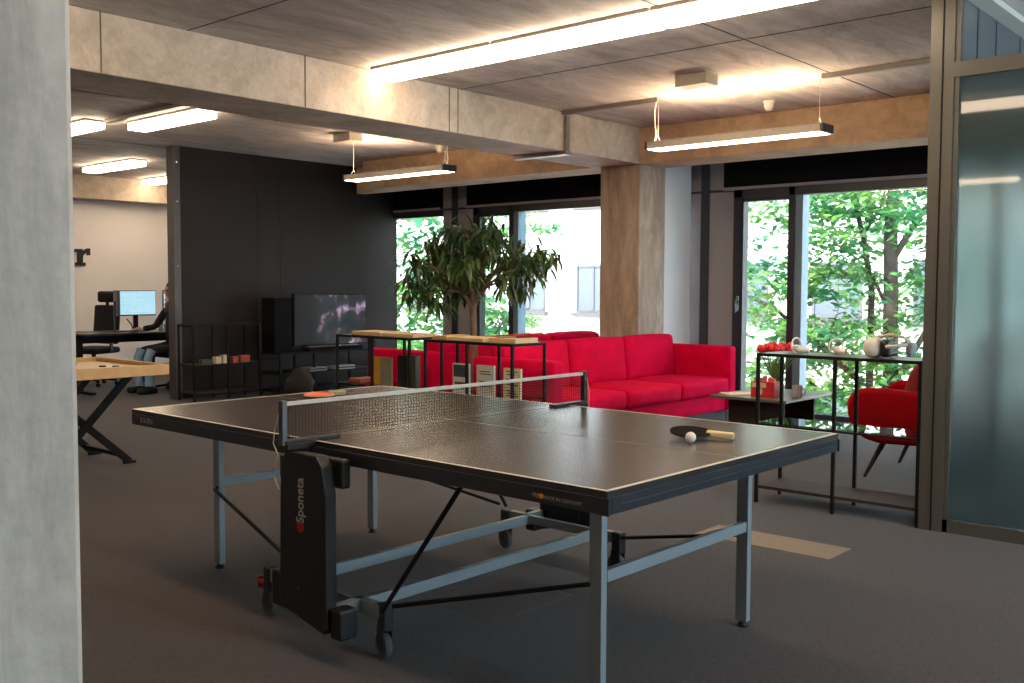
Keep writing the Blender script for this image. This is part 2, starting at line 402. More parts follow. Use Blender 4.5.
# window wall along X = XW
def glazing(n, post, y_end, with_casement=True):
    """one bay: post, grey panels, casement window, mullion, big fixed pane (towards -Y)"""
    HD, GT, ZB = 2.36, 2.275, .05
    pl = MB()
    pl.box(XW, XW+.06, post+.045, post+.235, 0, HC); pl.box(XW, XW+.06, post-.36, post-.045, 0, HC)
    pan = struct('trim_%d' % (20+n), pl, M['greypanel'], 'grey wall panels between windows')
    obj('rail', MB().box(XW-.012, XW+.001, post-.36, post+.235, HD-.01, HD+.015), M['winframe'], pan)
    obj('post', MB().box(XW-.03, XW+.06, post-.045, post+.045, 0, HC), M['winframe'], pan)
    c0, c1 = post-.36, post-.455           # frame
    g0, g1 = c1, c1-.535                   # casement glass
    m0, m1, m2 = g1, g1-.06, g1-.14
    f = MB(); X0, X1 = XW-.04, XW+.08
    f.box(X0, X1, g0, c0, 0, HD); f.box(X0, X1, m1, m0, 0, HD)
    f.box(X0, X1, y_end, c0, GT, HD); f.box(X0+.02, X1, y_end, c0, 0, ZB)
    win = struct('window_%d' % n, f, M['winframe'])
    obj('mullion', MB().box(XW-.02, X1+.05, m2, m1, 0, GT), M['alu'], win)
    sash = MB()
    sash.box(X0+.01, X1, g0-.016, g0, ZB, GT); sash.box(X0+.01, X1, g1, g1+.012, ZB, GT)
    sash.box(X0+.01, X1, g1, g0, GT-.04, GT); sash.box(X0+.01, X1, g1, g0, ZB, ZB+.05)
    s = obj('sash', sash, M['winframe'], win)
    h = MB().box(X0-.012, X0+.012, c1+.02, c1+.045, 1.08, 1.24, .004); h.box(X0-.045, X0-.012, c1+.022, c1+.04, 1.16, 1.2, .004)
    h.box(X0-.05, X0-.035, c1+.022, c1+.04, 1.06, 1.2, .004)
    obj('handle', h, M['chrome'], s)
    obj('pane', MB().box(XW+.02, XW+.026, g1+.01, g0-.012, ZB+.03, GT-.03), M['glass'], win)
    obj('pane', MB().box(XW+.02, XW+.026, y_end, m2, ZB-.02, GT+.02), M['glass'], win)
    bl = MB().box(XW-.03, XW+.1, m0, c0+.13, HD+.03, 2.80); bl.box(XW-.06, XW+.1, y_end, m0-.012, HD+.005, 2.80)
    bb = struct('trim_%d' % (30+n), bl, M['blind'], 'black blind boxes above the windows')
    obj('lower_rail', MB().box(XW-.07, XW+.1, y_end, c0+.13, HD, HD+.03), M['greypanel'], bb)
    obj('upper_panel', MB().box(XW-.02, XW+.1, y_end, c0, 2.80, HC), M['greypanel'], bb)
P0 = 4.0; PT = 3.815
glazing(1, P0+PT*2, P0+PT+.235)
glazing(2, P0+PT, P0+.235)
glazing(3, P0, P0-PT+.235)
glazing(7, P0-PT, P0-2*PT+.235)
glazing(8, P0-2*PT, YMIN)
struct('wall_right', MB().box(XW, XW+.15, P0+PT*2+.235, YMAX, 0, HC), M['white'])

# dark partition wall with its steel post
YD = 8.98
wl = MB().box(3.96, XW, YD, YD+.12, 0, HC)
dk = struct('wall_dark', wl, M['dark'], 'dark brown panelled wall behind the television')
jn = MB()
for x in (5.03, 5.37): jn.box(x-.006, x+.006, YD-.004, YD+.002, 0, HC)
jn.box(3.96, XW, YD-.003, YD+.002, 2.555, 2.565)
obj('panel_joints', jn, plain('panel_gap', '#100e0f', .7), dk)
pm = MB().box(3.875, 3.96, YD-.02, YD+.125, 0, HC-.002); 
post = struct('trim_9', pm, plain('post_grey_paint', '#4f4c4b', .4, metal=.3), 'grey steel post at the end of the dark wall')
b_ = MB()
for z in (.4, .85, 1.2, 1.55, 1.95, 2.3, 2.75): b_.lathe([(.009, -.034), (.009, -.03)], (3.92, YD+.01, z), 10, 'y')
obj('bolt', b_, M['chrome'], post)

# glass partition at the right
XP = 3.34
pf = MB()
pf.box(XP, XP+.07, .16, .285, 0, HC)              # outer door post
pf.box(XP+.01, XP+.06, .135, .16, 0, HC)
pf.box(XP+.01, XP+.06, -4.5, .16, 0, .07); pf.box(XP, XP+.07, -4.5, .16, HC-.05, HC)
pf.box(XP, XP+.07, -4.5, .16, 2.46, 2.54)
pf.box(XP+.01, XP+.06, -1.55, -1.45, 0, HC); pf.box(XP+.01, XP+.06, -3.1, -3.0, 0, HC)
gp = struct('wall_glass', pf, M['partframe'], 'bronze framed glass partition with frosted panes')
ga = MB().box(XP-.004, XP+.001, .215, .222, 0, HC)
obj('frame_groove', ga, M['blackm'], gp)
for a, b in ((-1.45, .137), (-3.0, -1.55), (-4.5, -3.1)):
    obj('frosted_pane', MB().box(XP+.03, XP+.04, a, b, .06, 2.47), M['frost'], gp)
    obj('clear_pane', MB().box(XP+.03, XP+.04, a, b, 2.53, HC-.04), M['glass'], gp)
sw = MB()
for x in (4.35, 5.35, 6.35): sw.box(x-.025, x+.025, .165, .215, 0, 2.46)
sw.box(XP+.07, XW, .165, .215, 0, .07); sw.box(XP+.07, XW, .165, .215, 2.42, 2.48)
sp_ = struct('wall_side', sw, M['partframe'], 'side partition of the glass room behind the armchair')
obj('upper_panel', MB().box(XP+.07, XW, .17, .21, 2.48, HC), plain('slate_panel', '#4b5258', .6, var=.05, scale=2), sp_)
jm = MB()
for x in (3.75, 4.1, 4.6, 5.2, 5.8): jm.box(x-.006, x+.006, .166, .171, 2.48, HC)
obj('joint', jm, M['winframe'], sp_)
for a, b in ((XP+.07, 4.33), (4.37, 5.33), (5.37, 6.33), (6.37, XW)): obj('pane', MB().box(a, b, .187, .193, .07, 2.42), M['glass'], sp_)
struct('trim_10', MB().box(XP+.07, XW, .06, .165, HC-.035, HC), M['whitep'], 'white rail along the ceiling of the glass room')
rw = MB().box(XP, XW, -4.62, -4.5, 0, .85); rw.box(XP, XW, -4.62, -4.5, 2.5, HC)
for a, b in ((XP, 3.6), (5.2, 5.5), (7.1, XW)): rw.box(a, b, -4.62, -4.5, .85, 2.5)
struct('wall_room', rw, plain('slate_wall', '#5d656b', .7, var=.04, scale=2), 'wall of the room behind the glass partition')
for k, (a, b) in enumerate(((3.6, 5.2), (5.5, 7.1))):  # end-wall windows added so bluish daylight reaches the room
    fr = MB()
    for x in (a, b-.06): fr.box(x, x+.06, -4.6, -4.52, .85, 2.5)
    for z in (.85, 2.44): fr.box(a, b, -4.6, -4.52, z, z+.06)
    o = struct('window_%d' % (k+10), fr, M['winframe'])
    obj('pane', MB().box(a+.04, b-.04, -4.565, -4.555, .88, 2.47), M['glass'], o)

# trims: skirting on the dark wall side and back
struct('baseboard_back', MB().box(XMIN, XW, YMAX-.02, YMAX, 0, .08), M['greypanel'])

# pale floor strips in the carpet
o = obj('floor_plate', MB().box(2.40, 2.67, .385, 1.15, 0, .0015), plain('tan_carpet_strip', '#807668', .9, var=.12, scale=120, bump=.3))
tag(o, 'tan carpet strip in the floor beside the low metal shelf', 'floor strip')
for (x0, x1, y0, y1), lb in (((.62, 1.12, .98, 1.40), 'grey lighter carpet tile under the middle of the table tennis table'),):
    o = obj('carpet_tile', MB().box(x0, x1, y0, y1, 0, .0008), plain('lighter_carpet', '#6e655f', .95, var=.12, scale=150, bump=.3))
    tag(o, lb, 'carpet tile')

# ------------------------------------------------------------------ ceiling lights
def ceiling_light(xc, y0, y1, label, wd=.2):
    t = thing('ceiling_light', label, 'ceiling light', (xc, (y0+y1)/2, HC), 0, 'box luminaires on the concrete ceiling')
    h = (y1-y0)/2
    obj('housing', MB().box(-wd/2-.005, wd/2+.005, -h+.004, h-.004, -.022, 0), M['galv'], t)
    obj('diffuser', MB().box(-wd/2, wd/2, -h+.006, h-.006, -.085, -.022, .008), M['lamp'], t)
ceiling_light(2.74, 2.88, 4.07, 'lit box ceiling light nearest the long beam, first of the row above the net')
ceiling_light(2.74, 1.64, 2.87, 'lit box ceiling light in the middle of the row above the table')
ceiling_light(2.74, .40, 1.63, 'lit box ceiling light of the table row, cut by the top edge of the photo')
for k, lb in enumerate(('lit box ceiling light out of frame, nearest the viewer', 'lit box ceiling light reflected high in the glass partition', 'lit box ceiling light above the left half of the table, out of frame', 'lit box ceiling light out of frame next to the long beam')):
    ceiling_light(-.1, -1.1+k*1.25, .12+k*1.25, lb)
ceiling_light(-6.5, 2.4, 3.7, 'lit box ceiling light far to the left of the room')
ceiling_light(2.74, -2.1, -.9, 'lit box ceiling light near the glass partition, out of frame')
ceiling_light(2.80, 6.50, 7.78, 'lit box ceiling light beyond the beam, larger one left of the dark wall top')
ceiling_light(2.44, 7.90, 9.12, 'lit box ceiling light cut by the left pillar edge')
ceiling_light(4.27, 10.45, 11.8, 'lit box ceiling light over the far desks, left of the lower pair')
ceiling_light(5.62, 11.45, 12.7, 'lit box ceiling light over the far desks, half hidden by the dark wall post')
ceiling_light(.3, 8.5, 9.7, 'lit box ceiling light in the office area hidden by the pillar')
ceiling_light(1.2, 11.2, 12.4, 'lit box ceiling light near the far white wall behind the pillar')

def pendant(y0, y1, label):
    z = 2.50; xc = 5.0
    t = thing('pendant_light', label, 'pendant light', (xc, (y0+y1)/2, z), 0, 'suspended linear lamps by the windows')
    h = (y1-y0)/2
    bd = MB(); bd.box(-.095, -.088, -h, h, 0, .06); bd.box(.088, .095, -h, h, 0, .06); bd.box(-.09, .09, -h+.02, h-.02, .03, .04)
    obj('body', bd, plain('pendant_body', '#a49c90', .4, metal=.3), t)
    for s in (-1, 1):
        obj('end_cap', MB().box(-.098, .098, s*h-.012, s*h+.012, -.002, .063, .003), M['winframe'], t)
    obj('diffuser', MB().box(-.087, .087, -h+.013, h-.013, -.004, .008), M['lampdown'], t)
    obj('uplight', MB().box(-.075, .075, -h+.1, h-.1, .045, .05), M['uplight'], t)
    for s in (-1, 1):
        c = MB(); y = s*(h-.06)
        c.tube([(0, y, .12), (0, y, HC-z)], .0025, 6)
        c.tube([(-.04, y, .06), (0, y, .12), (.04, y, .06)], .0025, 6)
        if s == 1 or y0 > 5:
            pass
        obj('suspension_wire', c, M['whitep'], t)
    # coiled flex next to one wire
    pts = []
    yy = h-.03 if y0 < 4 else -h+.03
    for i in range(14):
        a = i/13; pts.append((.012*math.sin(a*14), yy+.012*math.cos(a*11), .06+a*(HC-z-.06)))
    obj('flex', MB().tube(pts, .006, 6), M['whitep'], t)
    return t
pendant(1.60, 3.16, 'long slim pendant lamp right of the concrete column')
pendant(5.60, 7.16, 'long slim pendant lamp left, above the potted plant')

def trunk(pts, label):
    m = MB()
    for a, b in zip(pts, pts[1:]): m.bar(a, b, .05, .035)
    return tag(obj('cable_trunking', m, M['galv']), label, 'cable trunking')
trunk([(5.0, 3.1, HC-.0176), (5.0, 4.12, HC-.0176)], 'steel cable trunking on the ceiling left of the right pendant')
trunk([(5.0, .1, HC-.0176), (5.0, 1.64, HC-.0176)], 'steel cable trunking on the ceiling running to the glass partition')
m = MB(); m.box(5.02, 5.07, 4.105, 4.14, SOF, HC-.04); m.box(5.0, 5.09, 4.105, 4.9-.16, SOF-.035, SOF)
tag(obj('cable_trunking', m, M['galv']), 'steel cable trunking dropping down the face of the long beam', 'cable trunking')
m = MB(); m.box(2.50, 2.56, 5.2, 7.85, HC-.033, HC-.002)
tag(obj('cable_trunking', m, M['galv']), 'steel cable trunking between the left ceiling lights', 'cable trunking')
for (x, y), lb in (((4.43, 2.39), 'beige box on the ceiling above the right pendant lamp'), ((4.63, 6.75), 'beige box on the ceiling above the left pendant lamp')):
    tag(obj('ceiling_box', MB().box(-.09, .09, -.135, .135, -.085, .0, .004), plain('beige_box', '#a39a8c', .5), loc=(x, y, HC)), lb, 'ceiling box')
for (x, y), lb in (((5.75, 2.46), 'white round detector on the ceiling right of the beige box'), ((5.85, 6.6), 'white round detector above the left pendant lamp')):
    t = thing('smoke_detector', lb, 'detector', (x, y, HC))
    obj('base', MB().lathe([(.05, -.02), (.05, 0)], n=20), M['whitep'], t)
    obj('dome', MB().lathe([(.008, -.085), (.03, -.075), (.045, -.045), (.042, -.02)], n=20), M['whitep'], t, True)

# ------------------------------------------------------------------ table tennis table
W, L, H = 1.525, 2.74, .76
T = thing('table_tennis_table', 'large dark table tennis table with silver grey legs on the carpet', 'table tennis table', (0, 0, 0), -D)
for y0, y1, nm in ((.002, L/2-.004, 'tabletop'), (L/2+.004, L-.002, 'tabletop')):
    o = obj(nm, MB().box(0, W, y0, y1, H-.022, H), M['tabletop'], T)
    ln = MB(); e = .0004
    yo = 0 if y0 < 1 else L-.018
    ln.box(0, .014, y0, y1, H, H+e); ln.box(W-.014, W, y0, y1, H, H+e)
    ln.box(.018, W-.018, yo+.001, yo+.018, H, H+e)
    obj('lines', ln, M['line'], o)
    obj('centre_line', MB().box(W/2-.0015, W/2+.0015, y0+.018*(y0 < 1), y1-.018*(y0 > 1), H, H+e), plain('faint_line', '#77716a', .35), o)
    ap = MB(); za, zb = H-.070, H-.0205
    ap.box(-.002, .02, y0, y1, za, zb, .002); ap.box(W-.02, W+.002, y0, y1, za, zb, .002)
    ya, yb = (y0-.002, y0+.02) if y0 < 1 else (y1-.02, y1+.002)
    ap.box(.02, W-.02, ya, yb, za, zb, .002)
    ap.box(.02, W-.02, (y1-.02 if y0 < 1 else y0), (y1 if y0 < 1 else y0+.02), za, zb)
    a_ = obj('apron', ap, M['apron'], T)
    if y0 < 1:
        d_ = MB()
        d_.box(.06, W-.06, -.004, -.0015, H-.046, H-.043)
        obj('groove', d_, plain('apron_groove', '#3a3e48', .4), a_)
        for x in (0, W): obj('corner_cap', MB().box(x-.004, x+.004, -.004, .03, H-.071, H-.022), M['apron'], a_)
# lettering on the long side
mt = lambda x, y, z: Matrix.Translation((x, y, z)) @ Matrix.Rotation(-PI/2, 4, 'Z') @ Matrix.Rotation(PI/2, 4, 'X')
txt = plain('grey_print', '#77746f', .6)
text_mesh('lettering', 'MADE IN GERMANY', .0155, txt, T, mt(-.0035, .163, H-.05), 1.05)
for k, c in enumerate(('#5d5a55', '#b5603a', '#d8a24a')):
    obj('round_mark', MB().lathe([(.0075, -.0036), (.0075, -.002)], (0, .275-.015*k, H-.048), 16, 'x'), plain('mark_%d' % k, c, .6), T)
text_mesh('lettering', '5 5-73 i', .032, plain('pale_small_print', '#a8a39a', .6), T, mt(-.0035, 2.60, H-.044), 1.1)
obj('red_mark', MB().box(-.0036, -.002, 2.672, 2.69, H-.058, H-.032), plain('mark_red', '#7a231c', .6), T)
# legs
def legpos(): return [(.295, .255), (W-.28, .255), (.295, L-.255), (W-.295, L-.255)]
for (x, y) in legpos():
    lg = obj('leg', MB().box(x-.015, x+.015, y-.025, y+.025, .022, H-.06, .002), M['silver'], T)
    obj('foot', MB().lathe([(.022, 0), (.024, .006), (.016, .014), (.012, .026)], (x, y, 0), 16), M['plastic'], lg, True)
for y in (.24, L-.24):
    obj('crossbar', MB().box(.31, W-.31, y-.013, y+.013, .385, .425, .002), M['silver'], T)
    # rails the legs hinge on, below the top
    obj('leg_bracket', MB().box(.26, W-.26, (y+.01 if y < 1 else y-.04), (y+.04 if y < 1 else y-.01), H-.09, H-.03), M['plastic'], T)
# carriage
YC = L/2
for s in (-1, 1):
    obj('carriage_bar', MB().box(.03, W-.03, YC+s*.215-.013, YC+s*.215+.013, .15, .195, .002), M['silver'], T)
def side(xs, sg):
    """xs: x of the bracket; sg=+1 for the near side (pillar towards -x), -1 for the far side"""
    X = lambda v: v if sg > 0 else W-v
    Y = lambda v: YC+(v if sg > 0 else -v)
    def bx(m, x0, x1, y0, y1, z0, z1, bev=0):
        a, b = sorted((X(x0), X(x1))); c, d = sorted((Y(y0), Y(y1))); return m.box(a, b, c, d, z0, z1, bev)
    b = MB()
    bx(b, -.10, -.075, -.22, .02, .15, .2)          # outer rail behind the pillar
    bx(b, -.10, .06, -.235, -.205, .15, .2); bx(b, .0, .06, .205, .235, .15, .2); bx(b, .035, .06, -.2, .2, .155, .195)
    bx(b, .035, .065, -.35, -.2, .15, .2); bx(b, .035, .065, .2, .35, .15, .2)
    obj('carriage_bracket', b, M['silver'], T)
    # pillar
    p = MB()
    outline = [(Y(.03), .155), (Y(-.22), .10), (Y(-.235), .12), (Y(-.235), .60), (Y(-.215), .70), (Y(-.18), .735), (Y(.0), .735), (Y(.025), .70), (Y(.035), .6), (Y(.045), .2)]
    a, t_ = (X(-.118), .05*sg)
    p.poly(outline, a, t_, 'yz')
    pil = obj('pillar', p, M['plastic'], T, bevel=.006)
    q = MB(); bx(q, -.07, -.03, -.27, .0, .62, .725, .01)
    obj('hinge_housing', q, M['plastic'], T)
    q = MB(); bx(q, -.105, -.03, -.30, -.235, .09, .2, .01); obj('lower_housing', q, M['plastic'], T)
    q = MB(); q.lathe([(.006, -.002 if sg > 0 else 0), (.006, .001)], (X(-.119), Y(-.08), .24), 12, 'x'); obj('screw', q, M['chrome'], pil)
    q = MB(); bx(q, -.06, -.001, -.12, .12, H-.15, H-.06, .006); obj('pivot_block', q, M['plastic'], T)
    # side block behind the pillar
    q = MB(); bx(q, -.09, -.03, .04, .14, .13, .27, .012); obj('latch_housing', q, M['plastic'], T)
    # casters, swivelled so the tread faces the viewer
    for k in (-1, 1):
        cx, cy = X(.055), Y(k*.35)
        c = MB(); c.box(-.022, .022, -.028, .028, .105, .205, .008)
        c.box(-.02, -.015, -.022, .03, .04, .12); c.box(.015, .02, -.022, .03, .04, .12)
        o = obj('caster_fork', c, M['plastic'], T); o.location = (cx, cy, 0); o.rotation_euler = (0, 0, math.radians(-16 if k < 0 else -8))
        obj('wheel', MB().lathe([(.028, -.013), (.046, -.013), (.05, -.007), (.05, .007), (.046, .013), (.028, .013)], (0, .012, .0505), 24, 'x'), M['rubber'], o, True)
        if k > 0 and sg > 0:
            r = MB(); r.box(-.02, .02, .03, .09, .125, .14, .005); r.box(-.02, .02, .07, .09, .10, .15, .005)
            obj('brake_pedal', r, M['redplastic'], o)
    # struts
    obj('strut', MB().tube([(X(-.0), Y(-.40), .2), (X(.03), Y(-.76), H-.07)], .009, 8), M['blackm'], T)
    obj('strut', MB().tube([(X(.03), Y(-.42), .215), (X(.27), YC*0+Y(-1.10), .38)], .008, 8), M['blackm'], T)
    obj('strut', MB().tube([(-.06, YC+.03, .297), (.25, 2.45, .385), (.28, 2.47, .388)] if sg > 0 else [(1.5, 1.13, .15), (1.25, .27, .36)], .008, 8), M['blackm'], T)
    return pil
pilA = side(0, 1); side(0, -1)
mv = lambda x, y, z: Matrix.Translation((x, y, z)) @ Matrix.Rotation(-PI/2, 4, 'Z') @ Matrix.Rotation(PI/2, 4, 'X') @ Matrix.Rotation(PI/2, 4, 'Z')
text_mesh('lettering', 'Sponeta', .062, plain('pale_print', '#b5b3ae', .5), pilA, mv(-.1195, YC-.09, .565), .82)
obj('round_mark', MB().lathe([(.022, -.0015), (.022, 0)], (-.1185, YC-.09, .47), 20, 'x'), plain('red_print', '#a02622', .5), pilA)
# net
net = thing('table_tennis_net', 'low net with white top tape clamped across the dark table', 'net', (0, 0, 0), -D)
for x in (-.127, W+.127):
    s = -1 if x < 0 else 1
    po = MB().box(x-.011, x+.011, YC-.013, YC+.013, H-.005, H+.155, .003)
    po.box(x-.012, x+.012, YC-.014, YC+.014, H+.152, H+.158, .002)
    o = obj('net_post', po, plain('grey_post', '#5a5c60', .35, metal=.5) if s < 0 else M['plastic'], net)
    a, b = sorted((x, (0 if s < 0 else W)-s*.12))
    cl = MB(); cl.box(a, b, YC-.02, YC+.02, H+.0008, H+.012, .002)
    a, b = sorted((x-s*.0, (0 if s < 0 else W)-s*0))
    cl.box(a, b, YC-.03, YC+.03, H-.022, H+.001, .003)
    obj('clamp', cl, M['plastic'], o)
m = MB(); nx, nz = 120, 10
bmesh.ops.create_grid(m.bm, x_segments=nx, y_segments=nz, size=.5)
for v in m.bm.verts: v.co = Vector((W/2+v.co.x*(W+.23), YC, H+.016+(v.co.y+.5)*.128))
nm = obj('net_mesh', m, plain('net_cord', '#171514', .8), net)
wf = nm.modifiers.new('wire', 'WIREFRAME'); wf.thickness = .0028; wf.use_even_offset = False
m = MB(); m.box(-.116, W+.116, YC-.0035, YC+.0035, H+.138, H+.153, .001)
obj('top_tape', m, plain('tape', '#b5b1aa', .7), net)
pts = [(-.14, YC+.012, H+.10), (-.143, YC+.03, H+.04), (-.145, YC+.035, H), (-.145, YC+.008, H-.035), (-.145, YC+.022, H-.075), (-.145, YC+.04, H-.11), (-.14, YC+.02, H-.15), (-.14, YC+.005, H-.165)]
obj('cord', MB().tube([(-.127, YC, H+.15)]+pts, .002, 6), M['string'], net)
pts = [(W+.13, YC-.01, H+.14), (W+.145, YC-.02, H+.05), (W+.14, YC-.02, H-.03)]
obj('cord', MB().tube(pts, .002, 6), M['string'], net)

# bats and ball
def bat(name, label, loc, rz, tilt, face, hl, facelabel=None):
    t = thing(name, label, 'bat', loc, rz); t.rotation_euler = (.11 if tilt else 0, tilt, rz)
    out = []
    for i in range(28):
        a = 2*PI*i/28; out.append((.077*math.cos(a)*1.02, .074*math.sin(a)))
    obj('blade', MB().poly(out, .002, .006, 'xy'), M['handle'] if not tilt else M['darkwood'], t)
    obj('rubber_sheet', MB().poly([(a*.985, b*.985) for a, b in out], .008, .002, 'xy'), face, t)
    obj('rubber_sheet', MB().poly([(a*.985, b*.985) for a, b in out], 0, .002, 'xy'), M['plastic'], t)
    obj('bat_handle', MB().box(.06, .165, -.0135, .0135, -.006, .017, .006), hl, t)
c, s_ = math.cos(-D), math.sin(-D)
def tw(x, y, z): return (x*c-y*s_, x*s_+y*c, z)
bat('table_tennis_bat', 'black bat with pale wooden handle behind the ball', (1.02, .35, H+.020), math.radians(-68), .05, plain('black_rubber', '#120d0b', .9, spec=.1), M['handle'])
bat('table_tennis_bat', 'bat with orange red rubber left of the net', (.93, 2.50, H+.0075), math.radians(-2), 0, M['orange'], plain('bat_handle_green', '#8d8a5f', .6))
tag(obj('table_tennis_ball', MB().sphere((0, 0, 0), .02, 20, 14), M['whitep'], loc=(.925, .292, H+.0204), smooth=True), 'white ball in front of the black bat', 'ball')

# ------------------------------------------------------------------ sofas
def sofa(label, loc, rz, length=2.93, cush=.90):
    t = thing('sofa', label, 'sofa', loc, rz)
    # local: x along length 0..length, front at y=0, back at y=.88
    A = .14
    fr = MB(); fr.rbox((length/2, .47, .19), (length-2*A+.01, .86, .17), .02); fr.rbox((length/2, .83, .42), (length-2*A+.01, .10, .62), .03)
    obj('frame', fr, M['red'], t, True)
    for x in (A/2, length-A/2):
        obj('armrest', MB().rbox((x, .44, .425), (A, .88, .635), .028, (.004, .004, .004)), M['red'], t, True)
    n = 3; wc = (length-2*A)/n
    for i in range(n):
        x = A+wc*(i+.5)
        obj('seat_cushion', MB().rbox((x, .36, .355), (wc-.006, .74, .16), .04, (.0, .012, .02)), M['red'], t, True)
        obj('back_cushion', MB().rbox((x, .705, .63), (wc-.006, .17, .43), .045, (.0, .025, .012), Matrix.Rotation(-.12, 3, 'X')), M['red'], t, True)
    for x in (.08, length-.08):
        for y in (.06, .82):
            obj('leg', MB().tube([(x, y, 0), (x, y, .11)], .014, 12), M['chrome'], t, True)
    return t
sofa('three seat crimson sofa facing right, in front of the concrete column', (3.81, 3.27, 0), 0, 2.93)
sofa('three seat crimson sofa behind the plant, facing the far dark wall', (6.72, 5.64, 0), PI, 2.79)

# ------------------------------------------------------------------ wire shelf units
def wire_shelf(label, loc, rz, length=1.0, depth=.34, h=.93, mid=.50, posts=3, glass=True, lowz=.09, group=None):
    t = thing('metal_shelf', label, 'shelf', loc, rz, group)
    # local: x along length, y depth
    r = .0095
    for i in range(posts):
        x = r+(length-2*r)*i/(posts-1)
        for y in (r, depth-r):
            obj('leg', MB().box(x-r, x+r, y-r, y+r, 0, h-.0185), M['blackm'], t)
    f = MB()
    for y in (r, depth-r): f.box(0, length, y-r, y+r, h-.0185, h)
    for x in (r, length-r): f.box(x-r, x+r, 2*r, depth-2*r, h-.0185, h)
    obj('top_frame', f, M['blackm'], t)
    obj('top_board', MB().box(2*r, length-2*r, 2*r, depth-2*r, h-.013, h-.001), M['darkwood'] if not glass else plain('shelf_top', '#4c4843', .3), t)
    f = MB(); z = mid
    for y in (r, depth-r): f.box(2*r, length-2*r, y-r*.6, y+r*.6, z-.016, z-.004)
    obj('middle_frame', f, M['blackm'], t)
    if glass: obj('glass_shelf', MB().box(.003, length-.003, .02, depth-.02, z-.004, z+.002), M['shelfglass'], t)
    else: obj('middle_board', MB().box(.003, length-.003, .02, depth-.02, z-.004, z+.002), M['darkwood'], t)
    f = MB().box(2*r, length-2*r, r, depth-r, lowz, lowz+.018)
    obj('lower_board', f, M['darkwood'], t)
    return t
# right: along Y at X=3.35
wire_shelf('low black metal shelf with headset on top, beside the glass partition', (3.69, .29, 0), PI/2, 1.0)
# left pair, slightly turned: endpoints A(3.07,5.05) B(3.39,3.03)
ang = math.radians(88.1)
ux, uy = math.cos(ang), math.sin(ang); nxp, nyp = -uy, ux
ox, oy = 2.95-nxp*.36, 2.943-nyp*.36
def sh(u, v, z=0):   # u along (from right end in the photo), v depth from far side
    return (ox+ux*u+nxp*v, oy+uy*u+nyp*v, z)
wire_shelf('black metal shelf with standing books, right one of the pair before the sofas', sh(0, 0), ang, .925, .36, mid=.53, group=None)
wire_shelf('black metal shelf with tan boards on top, left one of the pair before the sofas', sh(1.088, 0), ang, .93, .36, mid=.53, group=None)

def slab(name, label, cat, u0, u1, v0, v1, z, th, mat, rz=0, parts=None, piv=None):
    t = thing(name, label, cat, sh((u0+u1)/2, (v0+v1)/2, z), ang+rz)
    a, b = (u1-u0)/2, (v1-v0)/2
    obj('cover', MB().box(-a, a, -b, b, 0, th, .002), mat, t)
    return t
# boards / books on top
def book(label, u0, u1, v0, v1, z, th, cover, rz=0):
    t = thing('book', label, 'book', sh((u0+u1)/2, (v0+v1)/2, z), ang+rz)
    a, b = (u1-u0)/2, (v1-v0)/2
    obj('pages', MB().box(-a+.004, a-.003, -b+.004, b-.004, .003, th-.003), M['paper'], t)
    cm = MB().box(-a, a, -b, b, 0, .003); cm.box(-a, a, -b, b, th-.003, th); cm.box(-a, -a+.003, -b, b, 0, th)
    obj('cover', cm, cover, t)
    return t
slab('board_game_box', 'tan flat box at the left end on top of the shelf pair', 'box', 1.50, 1.87, .06, .31, .931, .03, M['board'])
slab('board_game_box', 'tan flat box second from the left on top of the shelf pair', 'box', 1.10, 1.48, .05, .31, .931, .026, M['board'])
slab('board_game_box', 'short golden tan box on the shelf top left of the plant trunk', 'box', .72, .87, .06, .32, .931, .03, M['wood'])
slab('board_game_box', 'long tan box on the shelf top in front of the plant trunk', 'box', .33, .70, .06, .32, .931, .024, M['board'])
slab('board_game_box', 'pale tan box on the right shelf top under the red book', 'box', .03, .28, .06, .30, .931, .034, M['board'])
b = book('dark red book lying on the pale tan box of the right shelf', .07, .26, .08, .24, .966, .016, M['red3'])
# standing books on the glass shelf
def stand_book(label, u0, u1, z0, z1, cover, th=.02, v=.25, art=None, tilt=.0):
    t = thing('book', label, 'book', sh((u0+u1)/2, v, z0), ang)
    a = (u1-u0)/2; h = z1-z0
    obj('pages', MB().box(-a+.004, a-.003, -th/2+.003, th/2-.003, .003, h-.004), M['paper'], t)
    cm = MB().box(-a, a, -th/2, -th/2+.003, 0, h); cm.box(-a, a, th/2-.003, th/2, 0, h); cm.box(-a, -a+.003, -th/2, th/2, 0, h)
    obj('cover', cm, cover, t)
    if art: art(t, a, h, th/2)
    t.rotation_euler = (0, 0, ang)
    return t
def lines_art(blocks, mat):
    def f(t, a, h, y):
        m = MB()
        for (x0, x1, z0, z1) in blocks: m.box(-a+2*a*(1-x1), -a+2*a*(1-x0), y, y+.0008, h*z0, h*z1)
        obj('cover_print', m, mat, t)
    return f
rows = lambda zs, x0=.15, x1=.85, t=.03: [(x0+(i % 2)*.05, x1-(i % 3)*.08, z, z+t) for i, z in enumerate(zs)]
def u_of(q): return 2.016-q
ZG = .5325
stand_book('pale book with dark print lines on the right shelf, rightmost standing book', u_of(2.0), u_of(1.836), ZG, .75, M['cream'], art=lines_art(rows((.08, .16, .24, .45, .62, .78, .88)), M['ink']))
stand_book('white book with grey text on the right shelf, middle standing book', u_of(1.737), u_of(1.563), ZG, .757, M['paper'], art=lines_art(rows((.30, .38, .45, .70, .78)), M['green']))
stand_book('white book with dark photo on its upper half', u_of(1.479), u_of(1.308), ZG, .757, M['paper'], art=lines_art([(.05, .95, .55, .95), (.12, .8, .3, .38), (.12, .7, .18, .26)], plain('photo_dark', '#34404a', .5)))
stand_book('tall dark green book on the left shelf', u_of(.902), u_of(.80), ZG, .79, M['green'], .05)
